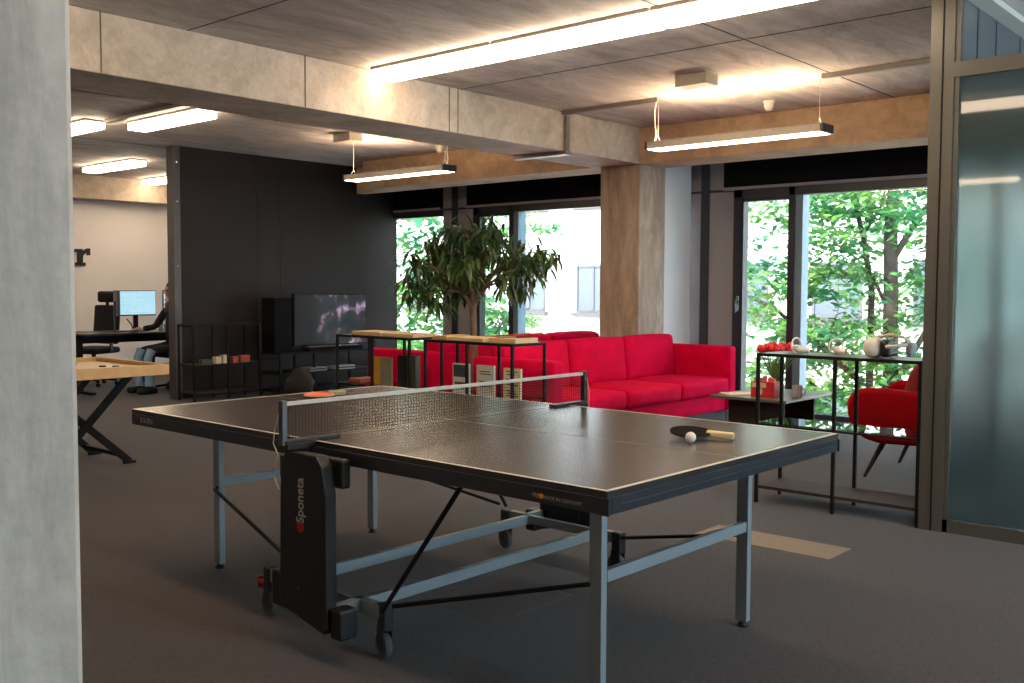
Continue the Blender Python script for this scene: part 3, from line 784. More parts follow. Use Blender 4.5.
stand_book('tall black book on the left shelf beside the dark green one', u_of(.79), u_of(.687), ZG, .785, M['plastic'], .05)
stand_book('grey beige book with a yellow stripe on the left shelf', u_of(.589), u_of(.376), ZG, .757, plain('beige_cover', '#93876f', .7), art=lines_art([(0, .36, .02, 1)], M['yellow']))
slab('book_pile', 'small pile of orange and pale books at the left end of the shelf pair', 'books', 1.80, 1.95, .08, .28, ZG, .03, M['brick'])

# ------------------------------------------------------------------ things on the right shelf (top z=.93)
def vr_controller(label, x, y, rz):
    t = thing('vr_controller', label, 'controller', (x, y, .93), rz)
    obj('grip', MB().tube([(-.045, 0, .022), (-.01, 0, .022), (.03, 0, .03)], [.014, .018, .021], 12), M['whitep'], t, True)
    obj('face_plate', MB().lathe([(.002, .055), (.021, .052), (.026, .045), (.024, .03), (.01, .02)], (.035, 0, 0), 16), M['whitep'], t, True)
    ring = []
    for i in range(24):
        a = 2*PI*i/24; ring.append((.035+.042*math.cos(a)*.4, .045*math.cos(a)*.9, .052+.045*math.sin(a)))
    obj('tracking_ring', MB().tube(ring, .0055, 8, True), M['whitep'], t, True)
vr_controller('white controller with ring at the left end of the right shelf', 3.47, 1.05, math.radians(100))
vr_controller('white controller with ring at the middle of the right shelf', 3.50, .82, math.radians(70))
t = thing('vr_headset', 'white headset with black face pad on the low metal shelf', 'headset', (3.50, .57, .93), math.radians(-90)); t.scale = (1.15, 1.15, 1.15)
obj('visor', MB().rbox((-.03, 0, .052), (.085, .17, .098), .034, (.004, .003, .003)), M['whitep'], t, True)
obj('face_pad', MB().rbox((.035, 0, .05), (.05, .15, .09), .02), M['plastic'], t, True)
st = []
for i in range(17):
    a = -PI/2+PI*i/16; st.append((.05+.10*math.cos(a), .085*math.sin(a), .06+.01*math.cos(a)))
obj('side_strap', MB().tube(st, .009, 8), M['whitep'], t, True)
obj('top_strap', MB().tube([(-.03, 0, .1), (.04, 0, .118), (.11, 0, .105), (.15, 0, .07)], .008, 8), M['whitep'], t, True)
obj('rear_pad', MB().rbox((.145, 0, .05), (.03, .09, .06), .012), M['grey'], t, True)

# ------------------------------------------------------------------ coffee table, flowers, carton, mug
CT = .47
ct = thing('coffee_table', 'low dark coffee table with slab legs behind the metal shelf', 'coffee table', (5.21, 2.11, 0))
obj('top', MB().box(-.43, .43, -.33, .33, CT-.022, CT, .003), M['tabledk'], ct)
for s in (-1, 1): obj('side_panel', MB().box(s*.27-.012, s*.27+.012, -.24, .24, 0, CT-.022), M['darkwood'], ct)
obj('shelf_board', MB().box(-.258, .258, -.22, .22, .12, .138), M['darkwood'], ct)
bx_, by_ = 4.99, 2.05
t = thing('carton', 'red carton with pale lettering on the coffee table', 'box', (bx_, by_, CT), 0)
obj('body', MB().box(-.07, .07, -.10, .10, 0, .12, .002), M['boxred'], t)
obj('flap', MB().box(-.072, -.070, -.03, .09, .075, .112), plain('cream_flap', '#cdb890', .7), t)
for k in range(5):
    obj('packet', MB().box(-.05+.02*(k % 2), -.02+.02*(k % 2), -.09+k*.036, -.062+k*.036, .10, .15+.008*(k % 3), .004), plain('packet_pink', '#d4685c', .6) if k != 3 else M['grey'], t)
mr = lambda x, y, z: Matrix.Translation((x, y, z)) @ Matrix.Rotation(-PI/2, 4, 'Z') @ Matrix.Rotation(PI/2, 4, 'X')
obj('emblem', MB().lathe([(.027, -.0015), (.027, 0)], (-.0705, .02, .045), 20, 'x'), plain('pale_pink', '#d6b08a', .6), t)
vs = thing('vase', 'vase of red tulips in the red carton group on the coffee table', 'vase of tulips', (4.93, 1.99, CT), 0)
vs.location = (5.16, 2.05, CT)
obj('glass_vase', MB().lathe([(.035, 0), (.038, .01), (.032, .07), (.045, .16), (.044, .16), (.03, .07), (.03, .012)], n=20), M['shelfglass'], vs, True)
random.seed(3)
for i in range(24):
    a = random.uniform(0, 2*PI); r = .14*math.sqrt(random.random())
    p = (r*math.cos(a), r*math.sin(a)*1.1, .345+random.uniform(-.02, .03)-r*.12)
    obj('tulip_stem', MB().tube([(p[0]*.15, p[1]*.15, .015), (p[0]*.35, p[1]*.35, .16), (p[0]*.8, p[1]*.8, .27), p], .004, 6), M['stem'], vs, True)
    bl = MB()
    bl.lathe([(.006, 0), (.024, .012), (.03, .03), (.026, .05), (.012, .062)], p, 10)
    obj('tulip_bloom', bl, M['tulip'], vs, True)
for i in range(26):
    a = random.uniform(0, 2*PI); r = random.uniform(.05, .13); p1 = Vector((r*math.cos(a), r*math.sin(a), random.uniform(.22, .33)))
    p0 = Vector((p1.x*.2, p1.y*.2, .12)); m = MB(); sd = Vector((-p1.y, p1.x, 0)).normalized()*.016
    md = (p0+p1)/2; q = [m.bm.verts.new(v) for v in (p0, md-sd, p1, md+sd)]; m.bm.faces.new(q)
    obj('tulip_leaf', m, M['stem'], vs)
t = thing('mug', 'grey mug on the coffee table right of the red carton', 'mug', (5.09, 1.835, CT))
obj('cup', MB().lathe([(.036, 0), (.04, .004), (.041, .095), (.037, .095), (.036, .008)], n=24), M['mug'], t, True)
obj('handle', MB().tube([(.0, -.038, .075), (0, -.062, .07), (0, -.066, .045), (0, -.056, .025), (0, -.038, .02)], .006, 8), M['mug'], t, True)
t = thing('magazine', 'open magazine lying on the coffee table edge', 'magazine', (5.02, 2.29, CT), .9)
obj('pages', MB().box(-.1, .1, -.14, .14, 0, .006), M['paper'], t)

# ------------------------------------------------------------------ armchair (faces +Y)
ac = thing('armchair', 'red fabric armchair on dark tapered legs behind the metal shelf', 'armchair', (5.02, .70, 0), math.radians(2))
obj('seat_shell', MB().rbox((0, .05, .345), (.66, .84, .19), .05, (0, .01, .01)), M['red2'], ac, True)
for s in (-1, 1):
    m = MB()
    out = [(.50, .36), (.53, .44), (.54, .53), (.51, .59), (.44, .628), (.30, .638), (.05, .625), (-.18, .62), (-.38, .66), (-.44, .5), (-.40, .27), (.30, .255), (.42, .28)]
    m.poly(out, s*.385-.06, .12, 'yz')
    obj('armrest', m, M['red2'], ac, True, bevel=.03)
obj('backrest', MB().rbox((0, -.275, .64), (.80, .17, .74), .07, (.0, .02, .02), Matrix.Rotation(.20, 3, 'X')), M['red2'], ac, True)
obj('seat_cushion', MB().rbox((0, .10, .45), (.62, .78, .12), .045, (0, .01, .02)), M['red2'], ac, True)
for sx in (-1, 1):
    for sy in (-1, 1):
        x, y = sx*.32, (.30 if sy > 0 else -.32)
        obj('leg', MB().tube([(x+sx*.05, y+sy*.12, 0), (x, y, .27)], [.011, .022], 12), M['darkwood'], ac, True)
p = tag(obj('cushion', MB().rbox((0, 0, 0), (.34, .11, .28), .045, (0, .04, 0)), M['red3'], smooth=True), 'dark red cushion leaning on the armchair back', 'cushion')
p.location = (4.86, .80, .66); p.rotation_euler = (.3, .12, .1)

# ------------------------------------------------------------------ potted plant between the sofas
random.seed(11)
PX_, PY_ = 4.16, 4.46
pl = thing('potted_plant', 'tall indoor tree with long drooping leaves between the red sofas', 'potted plant', (PX_, PY_, 0))
obj('pot', MB().lathe([(.12, 0), (.15, .02), (.175, .36), (.18, .38), (.165, .38), (.16, .33), (.02, .33)], n=28), M['pot'], pl, True)
obj('soil', MB().lathe([(.158, .30), (.158, .345)], n=24), M['soil'], pl)
br = MB()
br.tube([(0, 0, .33), (.01, .0, .7), (.0, .0, 1.0), (.0, .01, 1.15), (.0, 0, 1.25)], [.04, .034, .03, .032, .028], 12)
rt = Vector((.659, -.752, 0))          # across the view
fw = Vector((.751, .658, 0))
tips = []
# crown clusters: (across, depth, z, radius)
cl = [(-.50, 0, 1.36, .17), (-.38, .1, 1.50, .2), (-.48, -.15, 1.56, .15), (-.25, .0, 1.68, .2), (-.20, .25, 1.42, .2), (-.12, -.2, 1.50, .2), (-.05, .05, 1.82, .17), (.0, -.05, 1.62, .2),
      (.10, .15, 1.76, .18), (.2, -.1, 1.68, .2), (.30, .1, 1.55, .17), (.26, -.2, 1.40, .14), (.44, .0, 1.62, .15), (.58, .05, 1.66, .14), (.54, -.1, 1.52, .13), (.40, .05, 1.36, .12), (-.33, -.1, 1.30, .17), (-.30, .3, 1.6, .2), (.12, .3, 1.55, .2), (-.14, .1, 1.34, .15), (.66, .0, 1.58, .1), (-.05, -.1, 1.48, .15)]
for (a, d, z, r) in cl:
    tip = rt*a+fw*d+Vector((0, 0, z)); b0 = Vector((0, 0, random.uniform(1.12, 1.25)))
    mid = b0*.45+tip*.55+Vector((0, 0, .06)); mid.x *= .85; mid.y *= .85
    br.tube([b0, (b0+mid)/2+Vector((0, 0, .03)), mid, tip], [.017, .013, .009, .005], 6); tips.append((tip, r))
    for k in range(4):
        q = tip+Vector((random.gauss(0, .5)*r, random.gauss(0, .5)*r, random.gauss(0, .45)*r))
        br.tube([mid, (mid+q)/2+Vector((0, 0, .02)), q], [.007, .005, .003], 5); tips.append((q, r*.55))
obj('trunk', br, M['trunkp'], pl, True)
lf = MB()
def long_leaf(bm, base, dirv, ln, wd, droop):
    d = dirv.normalized(); side_ = d.cross(Vector((0, 0, 1)))
    if side_.length < .1: side_ = Vector((1, 0, 0))
    side_.normalize(); rows_ = []; p = base.copy(); n = 6
    for i in range(n+1):
        t_ = i/n; ww = wd*math.sin(PI*min(1, .08+t_*.92))**.8 if i < n else .0008
        up = side_.cross(d).normalized()
        rows_.append([bm.verts.new(p-side_*ww/2+up*.15*ww), bm.verts.new(p), bm.verts.new(p+side_*ww/2+up*.15*ww)])
        d = (d+Vector((0, 0, -droop/n))).normalized(); p = p+d*ln/n
    for A, B in zip(rows_, rows_[1:]):
        bm.faces.new((A[0], A[1], B[1], B[0])); bm.faces.new((A[1], A[2], B[2], B[1]))
for tip, r in tips:
    n = 14 if r > .09 else 8
    for k in range(n):
        th = random.uniform(0, 2*PI); el = random.uniform(-.7, .55)
        d = Vector((math.cos(th)*math.cos(el), math.sin(th)*math.cos(el), math.sin(el)))
        base = tip+Vector((random.gauss(0, .35)*r, random.gauss(0, .35)*r, random.gauss(0, .35)*r))
        long_leaf(lf.bm, base, d, random.uniform(.13, .22), random.uniform(.024, .036), random.uniform(1.0, 2.6))
obj('foliage', lf, M['leafp'], pl, True)

# ------------------------------------------------------------------ television corner
tvs = thing('tv_stand', 'black metal media stand under the television', 'tv stand', (5.55, 8.48, 0))
for x in (-.70, -.2, .68):
    for y in (-.2, .2): obj('leg', MB().box(x-.012, x+.012, y-.012, y+.012, 0, .5), M['blackm'], tvs)
for z, nm in ((.5, 'top_board'), (.26, 'middle_board'), (.05, 'lower_board')): obj(nm, MB().box(-.72, .72, -.22, .22, z, z+.02), M['black'], tvs)
tv = thing('television', 'dark flat television showing a dim picture on the media stand', 'television', (5.75, 8.46, .52))
obj('casing', MB().box(-.575, .575, -.01, .04, .06, .71, .006), M['black'], tv)
o = obj('screen', MB().box(-.56, .56, -.0125, -.0095, .075, .695), M['tv'], tv)
obj('foot', MB().box(-.25, .25, -.1, .1, 0, .012, .003).box(-.04, .04, 0, .04, .01, .08), M['black'], tv)
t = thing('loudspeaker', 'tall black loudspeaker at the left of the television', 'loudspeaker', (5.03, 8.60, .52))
obj('cabinet', MB().box(-.13, .13, -.13, .13, 0, .66, .01), M['blind'], t)  # plain black box filling the dark area left of the television
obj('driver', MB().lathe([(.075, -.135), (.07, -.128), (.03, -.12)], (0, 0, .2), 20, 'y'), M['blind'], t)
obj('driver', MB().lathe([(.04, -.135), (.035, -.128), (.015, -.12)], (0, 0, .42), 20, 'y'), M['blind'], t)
t = thing('mixing_desk', 'black mixing desk with knobs in front of the television', 'mixing desk', (5.62, 8.345, .521))
obj('body', MB().box(-.35, .5, -.07, .07, 0, .05, .004), M['blind'], t)
m = MB()
for i in range(16):
    for jy in (-.03, .0, .03): m.lathe([(.008, .05), (.006, .064)], (-.3+i*.05, jy, 0), 8)
obj('knobs', m, plain('knob_grey', '#7b7975', .5), t)
for (x, z, wd, lb) in ((5.40, .28, .26, 'grey game console on the middle board of the media stand, left'), (5.83, .28, .3, 'pale media player on the middle board of the media stand, right')):
    t = thing('media_player', lb, 'media player', (x, 8.36, z))
    obj('case', MB().box(-wd/2, wd/2, -.1, .1, 0, .045, .004), M['grey'] if x < 5.6 else M['mug'], t)
    obj('front_panel', MB().box(-wd/2+.01, wd/2-.01, -.102, -.0995, .012, .034), M['plastic'], t)
# bag
m = MB().sphere((0, 0, .16), .2, 20, 14, (1.0, .75, .95))
for v in m.bm.verts:
    n_ = noise.noise(v.co*6)*.05; v.co += v.co.normalized()*n_
    if v.co.z < .03: v.co.z = .0
    if v.co.z > .25: v.co.x *= .8
tag(obj('bag', m, M['bag'], smooth=True, loc=(4.90, 8.0, .0)), 'slumped dark grey bag on the floor beside the media stand', 'bag')
# dark shelf
wire_shelf('black metal shelf against the dark wall with small boxes on its middle board', (3.83, 8.50, 0), 0, .90, .34, .88, .42, glass=False, group=None)
for x, wd, h_, mt_, lb in ((4.19, .07, .07, M['cream'], 'cream open card box on the shelf at the dark wall, left'), (4.285, .07, .085, M['cream'], 'cream folded card box on the shelf at the dark wall, beside its twin'), (4.42, .07, .06, M['brick'], 'small brick red box on the shelf at the dark wall'), (4.55, .13, .07, M['brick'], 'long orange red box at the right on the shelf at the dark wall'), (4.04, .14, .05, M['green'], 'flat olive box at the left on the shelf at the dark wall')):
    t = thing('small_box', lb, 'box', (x, 8.60, .422))
    obj('body', MB().box(-wd/2, wd/2, -.04, .04, 0, h_, .002), mt_, t)
    obj('lid', MB().box(-wd/2-.002, wd/2+.002, -.042, .042, h_, h_+.008), mt_, t)

# ------------------------------------------------------------------ wooden game table
gt = thing('game_table', 'pale wooden game table on black crossed legs at the left', 'game table', (1.08, 5.42, 0), 0)
ZT = .765
fr = MB()
x0, x1, y0, y1 = -.44, .42, -.46, .62
fr.box(x0, x1, y0, y0+.035, ZT-.075, ZT, .003); fr.box(x0, x1, y1-.035, y1, ZT-.075, ZT, .003)
fr.box(x0, x0+.035, y0+.035, y1-.035, ZT-.075, ZT, .003); fr.box(x1-.035, x1, y0+.035, y1-.035, ZT-.075, ZT, .003)
obj('frame', fr, M['wood'], gt)
obj('playing_board', MB().box(x0+.035, x1-.035, y0+.035, y1-.035, ZT-.06, ZT-.03), plain('pale_board', '#cfb17f', .45), gt)
m = MB()
for q in range(6): m.box(x1-.0004, x1+.0008, y0+.004+(q % 2)*.0, y0+.034, ZT-.07+q*.012, ZT-.064+q*.012)
obj('finger_joint', m, plain('joint_dark', '#6b4b2a', .7), gt)
for (a, b) in ((.05, -.3), (-.12, -.33), (.2, -.1), (.14, -.02), (-.25, .2), (.1, .35)):
    tag(obj('game_disc', MB().lathe([(.024, 0), (.026, .004), (.024, .01)], n=18), M['ink'], loc=(1.08+a, 5.42+b, ZT-.03+.0005), smooth=True), 'small black disc on the wooden game board', 'game disc', 'black discs on the wooden game board')
for ys in (.0, .55):
    lg = MB(); lg.bar((-.42, ys, ZT-.06), (.345, ys, .014), .03, .05); lg.box(.30, .39, ys-.017, ys+.017, 0, .02)
    obj('leg', lg, M['blackm'], gt)
    lg = MB(); lg.bar((.38, ys-.033, ZT-.06), (-.28, ys-.033, .014), .03, .05); lg.box(-.33, -.24, ys-.05, ys-.016, 0, .02)
    obj('leg', lg, M['blackm'], gt)
obj('stretcher', MB().bar((.27, .0, .075), (.27, .55, .075), .03, .03), M['blackm'], gt)
obj('stretcher', MB().bar((-.2, .0, .075), (-.2, .52, .075), .03, .03), M['blackm'], gt)

# ------------------------------------------------------------------ office area at the back
# letter on the wall (slab serif r)
rp = [(0, 0), (0, .05), (.035, .05), (.035, .2), (0, .2), (0, .25), (.12, .25), (.12, .215), (.15, .245), (.19, .262), (.235, .262), (.235, .16), (.185, .16), (.185, .19), (.15, .185), (.125, .15), (.12, .05), (.16, .05), (.16, 0)]
m = MB(); m.poly(rp, 0, .02, 'xz')
tag(obj('wall_letter', m, M['ink'], loc=(4.665, YMAX-.022, 1.612)), 'black slab serif letter r on the far white wall', 'letter')
def desk(label, loc, wd, dp=.8):
    t = thing('office_desk', label, 'desk', loc)
    obj('desk_top', MB().box(-wd/2, wd/2, -dp/2, dp/2, .715, .74, .003), plain('desk_dark', '#2b2826', .35), t)
    for s in (-1, 1):
        obj('leg', MB().box(s*(wd/2-.1)-.03, s*(wd/2-.1)+.03, -.03, .03, .03, .715).box(s*(wd/2-.1)-.03, s*(wd/2-.1)+.03, -dp/2+.05, dp/2-.05, 0, .03), M['blackm'], t)
    obj('modesty_panel', MB().box(-wd/2+.15, wd/2-.15, .1, .12, .6, .7), M['blackm'], t)
    return t
desk('dark office desk with two monitors in front of the white wall', (4.12, 10.4, 0), 1.6)
desk('dark office desk at the left, half hidden by the pillar', (2.72, 10.6, 0), 1.15)
def monitor(label, loc, rz, on=True, wd=.53):
    t = thing('computer_monitor', label, 'monitor', loc, rz)
    obj('casing', MB().box(-wd/2, wd/2, 0, .03, .20, .52, .004), M['plastic'], t)
    obj('screen', MB().box(-wd/2+.01, wd/2-.01, -.002, .001, .215, .51), M['mon'] if on else M['black'], t)
    obj('stand', MB().box(-.03, .03, .03, .05, .01, .38).box(-.12, .12, -.08, .1, 0, .012, .003), M['plastic'], t)
monitor('lit monitor with pale blue page on the far desk', (4.14, 10.33, .74), 0)
monitor('black turned monitor left of the lit one', (3.95, 10.45, .74), math.radians(68), False)
monitor('lit monitor partly hidden behind the person and wall post', (4.86, 10.45, .74), math.radians(-12))
def office_chair(label, loc, rz, head=True):
    t = thing('office_chair', label, 'office chair', loc, rz)
    obj('seat', MB().rbox((0, 0, .47), (.48, .48, .08), .035, (0, 0, .01)), M['cloth_dark'], t, True)
    obj('backrest', MB().rbox((0, -.24, .80), (.42, .06, .52), .028, (0, .01, 0), Matrix.Rotation(.1, 3, 'X')), M['cloth_dark'], t, True)
    if head: obj('headrest', MB().rbox((0, -.25, 1.17), (.28, .07, .15), .03, (0, .01, 0)), M['cloth_dark'], t, True).data
    obj('neck', MB().box(-.02, .02, -.27, -.25, .95, 1.15), M['blackm'], t)
    for s in (-1, 1): obj('armrest', MB().box(s*.27-.02, s*.27+.02, -.15, .12, .66, .69, .008).box(s*.27-.012, s*.27+.012, -.05, -.01, .45, .66), M['plastic'], t)
    m = MB().tube([(0, 0, .07), (0, 0, .44)], .028, 12)
    for k in range(5):
        a = 2*PI*k/5; m.bar((0, 0, .10), (.28*math.cos(a), .28*math.sin(a), .07), .035, .025)
    b = obj('base', m, M['blackm'], t, True)
    for k in range(5):
        a = 2*PI*k/5; obj('caster', MB().lathe([(.027, -.015), (.027, .015)], (.28*math.cos(a), .28*math.sin(a), .028), 12, 'y'), M['plastic'], b, True)
office_chair('black office chair with headrest behind the far desk, left', (3.99, 11.2, 0), math.radians(110))
office_chair('black office chair beside the left desk', (2.72, 9.9, 0), math.radians(20), False)
office_chair('black office chair the seated person uses', (4.40, 9.80, 0), math.radians(90), False)
t = thing('desk_organizer', 'black box with papers on the left office desk', 'desk organizer', (3.12, 10.5, .74))
obj('tray', MB().box(-.13, .13, -.12, .12, 0, .14, .004), M['plastic'], t)
obj('divider', MB().box(-.12, .12, -.01, .01, .14, .2), M['plastic'], t)
t = thing('pen_cup', 'pen cup beside the lit monitor', 'pen cup', (4.48, 10.22, .74))
obj('cup', MB().lathe([(.03, 0), (.035, .09), (.032, .09), (.028, .005)], n=16), M['mug'], t, True)
for k in range(4): obj('pen', MB().tube([(.008*k-.012, 0, .01), (.016*k-.024, .01*(k-1.5), .15)], .004, 6), M['ink'] if k % 2 else M['whitep'], t)
t = thing('desk_lamp', 'small black desk item before the lit monitor', 'desk item', (3.98, 10.12, .74))
obj('base', MB().lathe([(.05, 0), (.05, .012)], n=16), M['plastic'], t)
obj('arm', MB().tube([(0, 0, .012), (-.03, 0, .1), (-.08, .02, .17)], .008, 8), M['plastic'], t, True)
t = thing('drinking_glass', 'drinking glass on the far desk left of the pen cup', 'glass', (4.38, 10.18, .74))
obj('cup', MB().lathe([(.028, 0), (.033, .11), (.031, .11), (.026, .004)], n=16), M['shelfglass'], t, True)
t = thing('drawer_unit', 'low dark drawer unit under the left office desk', 'drawer unit', (2.75, 10.45, 0))
obj('body', MB().box(-.2, .2, -.28, .28, 0, .55, .004), M['blackm'], t)
for z in (.03, .2, .37):
    d_ = obj('drawer', MB().box(-.19, .19, -.295, -.28, z, z+.155, .003), M['black'], t)
    obj('handle', MB().box(-.05, .05, -.305, -.295, z+.12, z+.13), M['chrome'], d_)

# seated person (mostly hidden behind the wall post)
def skin_body(name, joints, edges, mat, parent, root=0):
    me = bpy.data.meshes.new(name); me.from_pydata([j_[0] for j_ in joints], edges, [])
    o = bpy.data.objects.new(name, me); COL.objects.link(o); o.parent = parent
    md = o.modifiers.new('skin', 'SKIN'); md.use_smooth_shade = True
    sv = me.skin_vertices[0].data
    for k, j_ in enumerate(joints):
        sv[k].radius = (j_[1], j_[1]*(j_[2] if len(j_) > 2 else 1)); sv[k].use_root = (k == root)
    s = o.modifiers.new('sub', 'SUBSURF'); s.levels = 2; s.render_levels = 2
    me.materials.append(mat); return o
pe = thing('person', 'person in dark top and pale jeans seated at the far desk, hand at face', 'person', (4.38, 9.80, 0), 0)
J = [((0, 0, .56), .13), ((.01, 0, .75), .125), ((.0, 0, .95), .14), ((-.02, 0, 1.06), .07), ((-.03, 0, 1.14), .05),
     ((-.02, -.19, 1.02), .06), ((-.12, -.24, .80), .042), ((-.2, -.14, 1.02), .034), ((-.02, .19, 1.02), .06), ((-.16, .24, .80), .042), ((-.34, .2, .79), .034),
     ((-.03, -.1, .53), .085), ((-.42, -.12, .52), .065), ((-.44, -.12, .12), .042), ((-.03, .1, .53), .085), ((-.42, .12, .52), .065), ((-.38, .12, .12), .042)]
E_ = [(0, 1), (1, 2), (2, 3), (3, 4), (2, 5), (5, 6), (6, 7), (2, 8), (8, 9), (9, 10), (0, 11), (11, 12), (12, 13), (0, 14), (14, 15), (15, 16)]
skin_body('body', J, E_, M['cloth_dark'], pe)
hd = MB().sphere((-.05, 0, 1.25), .095, 20, 16, (1, .82, 1.22)); hd.sphere((-.145, 0, 1.235), .018, 8, 6, (1, .7, 1.2))
hd.sphere((-.05, .08, 1.24), .022, 8, 6, (.8, .4, 1.3)); hd.sphere((-.05, -.08, 1.24), .022, 8, 6, (.8, .4, 1.3))
obj('head', hd, M['skin'], pe, True)
for y in (-.032, .032): obj('eye', MB().sphere((-.137, y, 1.262), .011, 8, 6), M['ink'], pe, True)
obj('mouth', MB().box(-.142, -.13, -.022, .022, 1.188, 1.196, .003), plain('lips', '#8c4f46', .5), pe)
obj('hair', MB().sphere((-.03, 0, 1.275), .105, 20, 14, (1, .85, 1.12)), M['hair'], pe, True)
for y in (-.12, .12):
    obj('trouser_leg', MB().tube([(-.40, y, .53), (-.45, y, .44), (-.445, y, .1)], [.064, .058, .05], 12), M['jeans'], pe, True)
    obj('shoe', MB().rbox((-.47, y, .045), (.26, .09, .085), .035), M['plastic'], pe, True)
hnd = MB().sphere((-.2, -.13, 1.09), .036, 12, 8, (1, .6, 1.2))
for k in range(4): hnd.tube([(-.215+k*.008, -.15+k*.014, 1.11), (-.205, -.14+k*.014, 1.16), (-.175, -.12+k*.014, 1.185)], .009, 6)
hnd.tube([(-.18, -.13, 1.08), (-.165, -.115, 1.12), (-.16, -.1, 1.14)], .010, 6)
obj('hand', hnd, M['skin'], pe, True)
hnd = MB().sphere((-.40, .2, .79), .036, 12, 8, (1.2, 1, .5))
for k in range(4): hnd.tube([(-.42, .175+k*.017, .79), (-.46, .172+k*.018, .785), (-.485, .172+k*.018, .77)], .008, 6)
hnd.tube([(-.39, .17, .785), (-.42, .15, .78)], .009, 6)
obj('hand', hnd, M['skin'], pe, True)

# ------------------------------------------------------------------ outdoors
GZ = -4.2
struct('floor_outdoor', MB().box(XW+.6, 60, -30, 60, GZ-.2, GZ), M['asphalt'], 'courtyard ground outside the windows')
bl = thing('apartment_building', 'sunlit white rendered building with rows of windows across the courtyard', 'building', (20.3, 12, GZ))
obj('wall', MB().box(0, 8, -28, 28, 0, 17), M['facade'], bl)
# window modules: y pitch 2.3, storey 3 m; one opening measured at y=15.1, z .6-1.85
first = None; cnt = 0
for r_ in range(-1, 4):
    for c_ in range(-6, 9):
        y = 15.1+c_*2.35-12; z = .62+r_*3.0-GZ
        if first is None:
            fm = MB()
            for a, b, e, g in ((-.6, -.54, 0, 1.3), (.54, .6, 0, 1.3), (-.6, .6, 0, .06), (-.6, .6, 1.24, 1.3), (-.03, .03, 0, 1.3)): fm.box(-.05, .0, a, b, e, g)
            wn = obj('window', fm, M['fframe'], bl)
            obj('pane', MB().box(-.02, -.005, -.55, .55, .05, 1.25), M['fglass'], wn)
            obj('sill', MB().box(-.16, .0, -.7, .7, -.14, -.02), M['fsill'], wn)
            first = wn
        else: wn = copy_tree(first, bl)
        wn.location = (0, y, z)
bk = MB().box(-.08, 0, -28, 28, 8.9-.06, 8.9+.06); bk.box(-.06, 0, -28, 28, 2.9, 3.0)
obj('string_course', bk, M['fsill'], bl)

def tree(label, loc, limbs, clusters, mat, seed, leaf=.13, per=70):
    random.seed(seed); t = thing('tree', label, 'tree', loc, 0, None)
    m = MB()
    for pts, r0, r1 in limbs:
        n = len(pts); m.tube(pts, [r0+(r1-r0)*i/(n-1) for i in range(n)], 9)
    obj('trunk', m, M['bark'], t, True)
    f = MB(); bm = f.bm
    for (cx, cy, cz, rx, ry, rz_) in clusters:
        for k in range(per):
            a = random.uniform(0, 2*PI); rr = random.random()**.5
            p = Vector((cx+rx*rr*math.cos(a), cy+ry*rr*math.sin(a), cz+random.gauss(0, .45)*rz_-.25*rr*rr*rz_))
            th = random.uniform(0, 2*PI)
            d = Vector((math.cos(th), math.sin(th), random.uniform(-.7, .25))).normalized(); s = d.cross(Vector((random.gauss(0, .35), random.gauss(0, .35), 1))).normalized()
            l_ = leaf*random.uniform(.7, 1.35); w_ = l_*random.uniform(.42, .6)
            dn = Vector((0, 0, -.12*l_))
            v = [bm.verts.new(q) for q in (p, p+d*l_*.3+s*w_*.5+dn*.3, p+d*l_*.72+s*w_*.36+dn*.7, p+d*l_+dn, p+d*l_*.72-s*w_*.36+dn*.7, p+d*l_*.3-s*w_*.5+dn*.3)]
            bm.faces.new(v)
    obj('foliage', f, mat, t); return t
def clus(seed, n, yr, zr, xr=(-1.2, 1.2), size=(.35, .75), flat=.3):
    random.seed(seed); o_ = []
    for k in range(n):
        s = random.uniform(*size)
        o_.append((random.uniform(*xr), random.uniform(*yr), random.uniform(*zr), s, s*1.1, s*flat))
    return o_
# main tree, trunk seen right of centre of the right window
g = -GZ
tree('tree with thick brown trunk outside the right window', (12, 3.68, GZ),
     [([(0, 0, 0), (0, 0, g), (0, .05, g+2.2), (.1, .0, g+3.6), (.1, -.1, g+6)], .13, .06),
      ([(0, .0, g+1.75), (0, -.3, g+2.25), (0, -.75, g+2.9), (0, -1.4, g+3.8)], .05, .02),
      ([(0, 0, g-.1), (0, -.3, g+.4), (0, -.62, g+1.0), (-.1, -1.3, g+1.7)], .055, .02),
      ([(0, .05, g+1.0), (0, .3, g+1.5), (0, .45, g+1.8)], .03, .012),
      ([(0, -.2, g+.2), (0, -.6, g+.3), (0, -1.2, g+.35)], .03, .012),
      ([(0, .1, g+2.3), (.3, .8, g+2.9), (.3, 1.6, g+3.3)], .04, .012)],
     clus(1, 125, (-1.7, 1.6), (g-1.2, g+3.4))+clus(2, 26, (-1.6, 1.4), (g+2.1, g+3.6)), M['leafA'], 21, per=70)
tree('slender tree with long slanting branch outside the right window', (12.3, 4.1, GZ),
     [([(0, 0, 0), (0, 0, g), (.0, .0, g+1.3), (0, .15, g+2.1), (0, .45, g+3.2)], .065, .03),
      ([(0, .1, g-.1), (-.1, .8, g+.5), (-.1, 1.5, g+1.0), (-.2, 2.6, g+1.5)], .05, .02),
      ([(0, .1, g-.5), (-.1, .6, g-.3), (-.1, 1.2, g+.1), (-.2, 1.9, g+.15)], .035, .015),
      ([(0, .15, g+2.1), (0, -.1, g+2.5), (0, -.2, g+2.9)], .03, .012)],
     clus(3, 70, (-.3, 1.6), (g-.8, g+3.1))+clus(4, 16, (1.3, 2.8), (g-.4, g+1.8)), M['leafB'], 22, per=56)
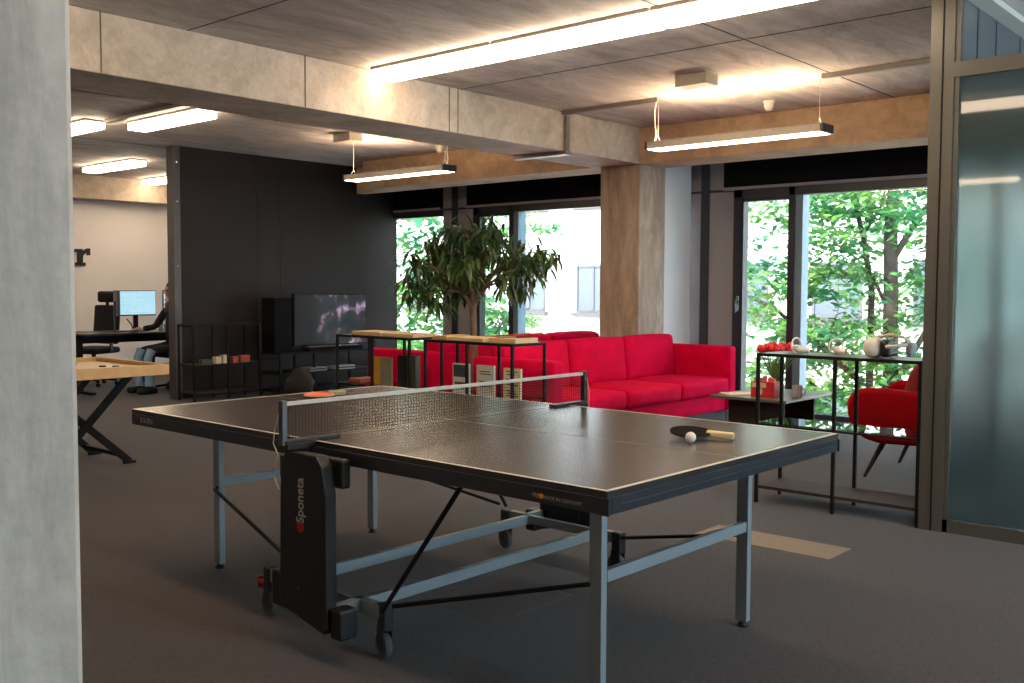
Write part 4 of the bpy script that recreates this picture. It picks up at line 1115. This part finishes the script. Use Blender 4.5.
tree('leafy tree outside the left window beside the dark wall', (13, 15.8, GZ),
     [([(0, 0, 0), (0, 0, g), (0, .1, g+3), (.1, .2, g+5)], .16, .06), ([(0, 0, g), (0, -.8, g+1), (0, -2, g+1.7)], .06, .02)],
     clus(5, 100, (-2.7, 1.8), (g-1.8, g+3.4), size=(.35, .7)), M['leafA'], 23, leaf=.2, per=60)
tree('small bright tree behind the potted plant outside', (13.2, 12.75, GZ),
     [([(0, 0, 0), (0, .1, g), (0, 0, g+2.6)], .07, .02), ([(0, 0, g), (0, -.6, g+.6), (0, -1.3, g+.9)], .03, .01)],
     clus(6, 44, (-.9, .9), (g-1.6, g+1.1), size=(.3, .6))+clus(8, 14, (-1.0, 1.0), (g+1.6, g+3)), M['leafB'], 24, leaf=.16, per=60)
tree('tree outside beyond the glass partition room', (12.5, -1.8, GZ),
     [([(0, 0, 0), (0, .1, g), (0, 0, g+4)], .12, .04)],
     clus(7, 40, (-2.2, 2.0), (g-1.2, g+3.6)), M['leafA'], 25, per=50)

# ------------------------------------------------------------------ light
wd = bpy.data.worlds.new('World'); scene.world = wd; wd.use_nodes = True
nt = wd.node_tree; bg = nt.nodes['Background']
sky = nt.nodes.new('ShaderNodeTexSky'); sky.sky_type = 'NISHITA'; sky.sun_disc = False
sky.sun_elevation = math.radians(48); sky.sun_rotation = math.radians(-100); sky.air_density = 1; sky.dust_density = 1.2; sky.ozone_density = 1
nt.links.new(sky.outputs[0], bg.inputs['Color']); bg.inputs['Strength'].default_value = 1.3
sl = bpy.data.lights.new('sun', 'SUN'); sl.energy = 4.2; sl.angle = math.radians(.6); sl.color = (1, .96, .9)
so = bpy.data.objects.new('sun', sl); COL.objects.link(so)
sd = Vector((.72, -.25, -.85)).normalized()   # travel direction: from behind our building onto the facade
so.rotation_euler = sd.to_track_quat('-Z', 'Y').to_euler(); so.location = (0, 0, 20)
def area(name, loc, size, power, color, direction, portal=False):
    l = bpy.data.lights.new(name, 'AREA'); l.shape = 'RECTANGLE'; l.size, l.size_y = size; l.energy = power; l.color = color
    o = bpy.data.objects.new(name, l); COL.objects.link(o); o.location = loc
    o.rotation_euler = Vector(direction).to_track_quat('-Z', 'Y').to_euler()
    if portal: l.cycles.is_portal = True
    return o
# area lamps added outside the unseen windows behind the viewer, standing in for daylight
for k, (a, b) in enumerate(ops):
    area('window_daylight', ((a+b)/2, YMIN-.25, 1.42), (1.2, 2.1), 140, (.70, .85, 1), (0, 1, 0))

for (a, b) in ((.42, 3.6), (4.24, 7.4), (8.05, 8.95), (-3.4, -.2), (-6.4, -4.0)):
    area('window_portal', (XW+.12, (a+b)/2, 1.16), (b-a, 2.2), 1, (1, 1, 1), (-1, 0, 0), True)
for x in (4.4, 6.3): area('window_daylight', (x, -4.7, 1.68), (1.55, 1.6), 90, (.68, .84, 1), (0, 1, 0))  # bluish area lamps added outside the end windows of the glass room
# ------------------------------------------------------------------ camera
cam = bpy.data.cameras.new('camera'); co = bpy.data.objects.new('camera', cam); COL.objects.link(co)
scene.camera = co
r3 = Vector((0.65906995, -0.75207118, 0.0039664)); u3 = Vector((0.03925003, 0.03966211, 0.99844196)); f3 = Vector((0.75105674, 0.65788742, -0.05565892))
mw = Matrix((r3, u3, -f3)).transposed().to_4x4(); mw.translation = Vector((-2.27637779, -1.63096026, 1.33787826))
co.matrix_world = mw
cam.sensor_width = 36; cam.lens = 999.390878920785/1024*36; cam.clip_start = .05; cam.clip_end = 200
vs_ = scene.view_settings; vs_.view_transform = 'Standard'; vs_.look = 'None'; vs_.gamma = 1; vs_.exposure = .52; vs_.use_curve_mapping = False
scene.cycles.use_denoising = True
scene.cycles.max_bounces = 10; scene.cycles.diffuse_bounces = 5; scene.cycles.transparent_max_bounces = 24
scene.cycles.sample_clamp_indirect = 6
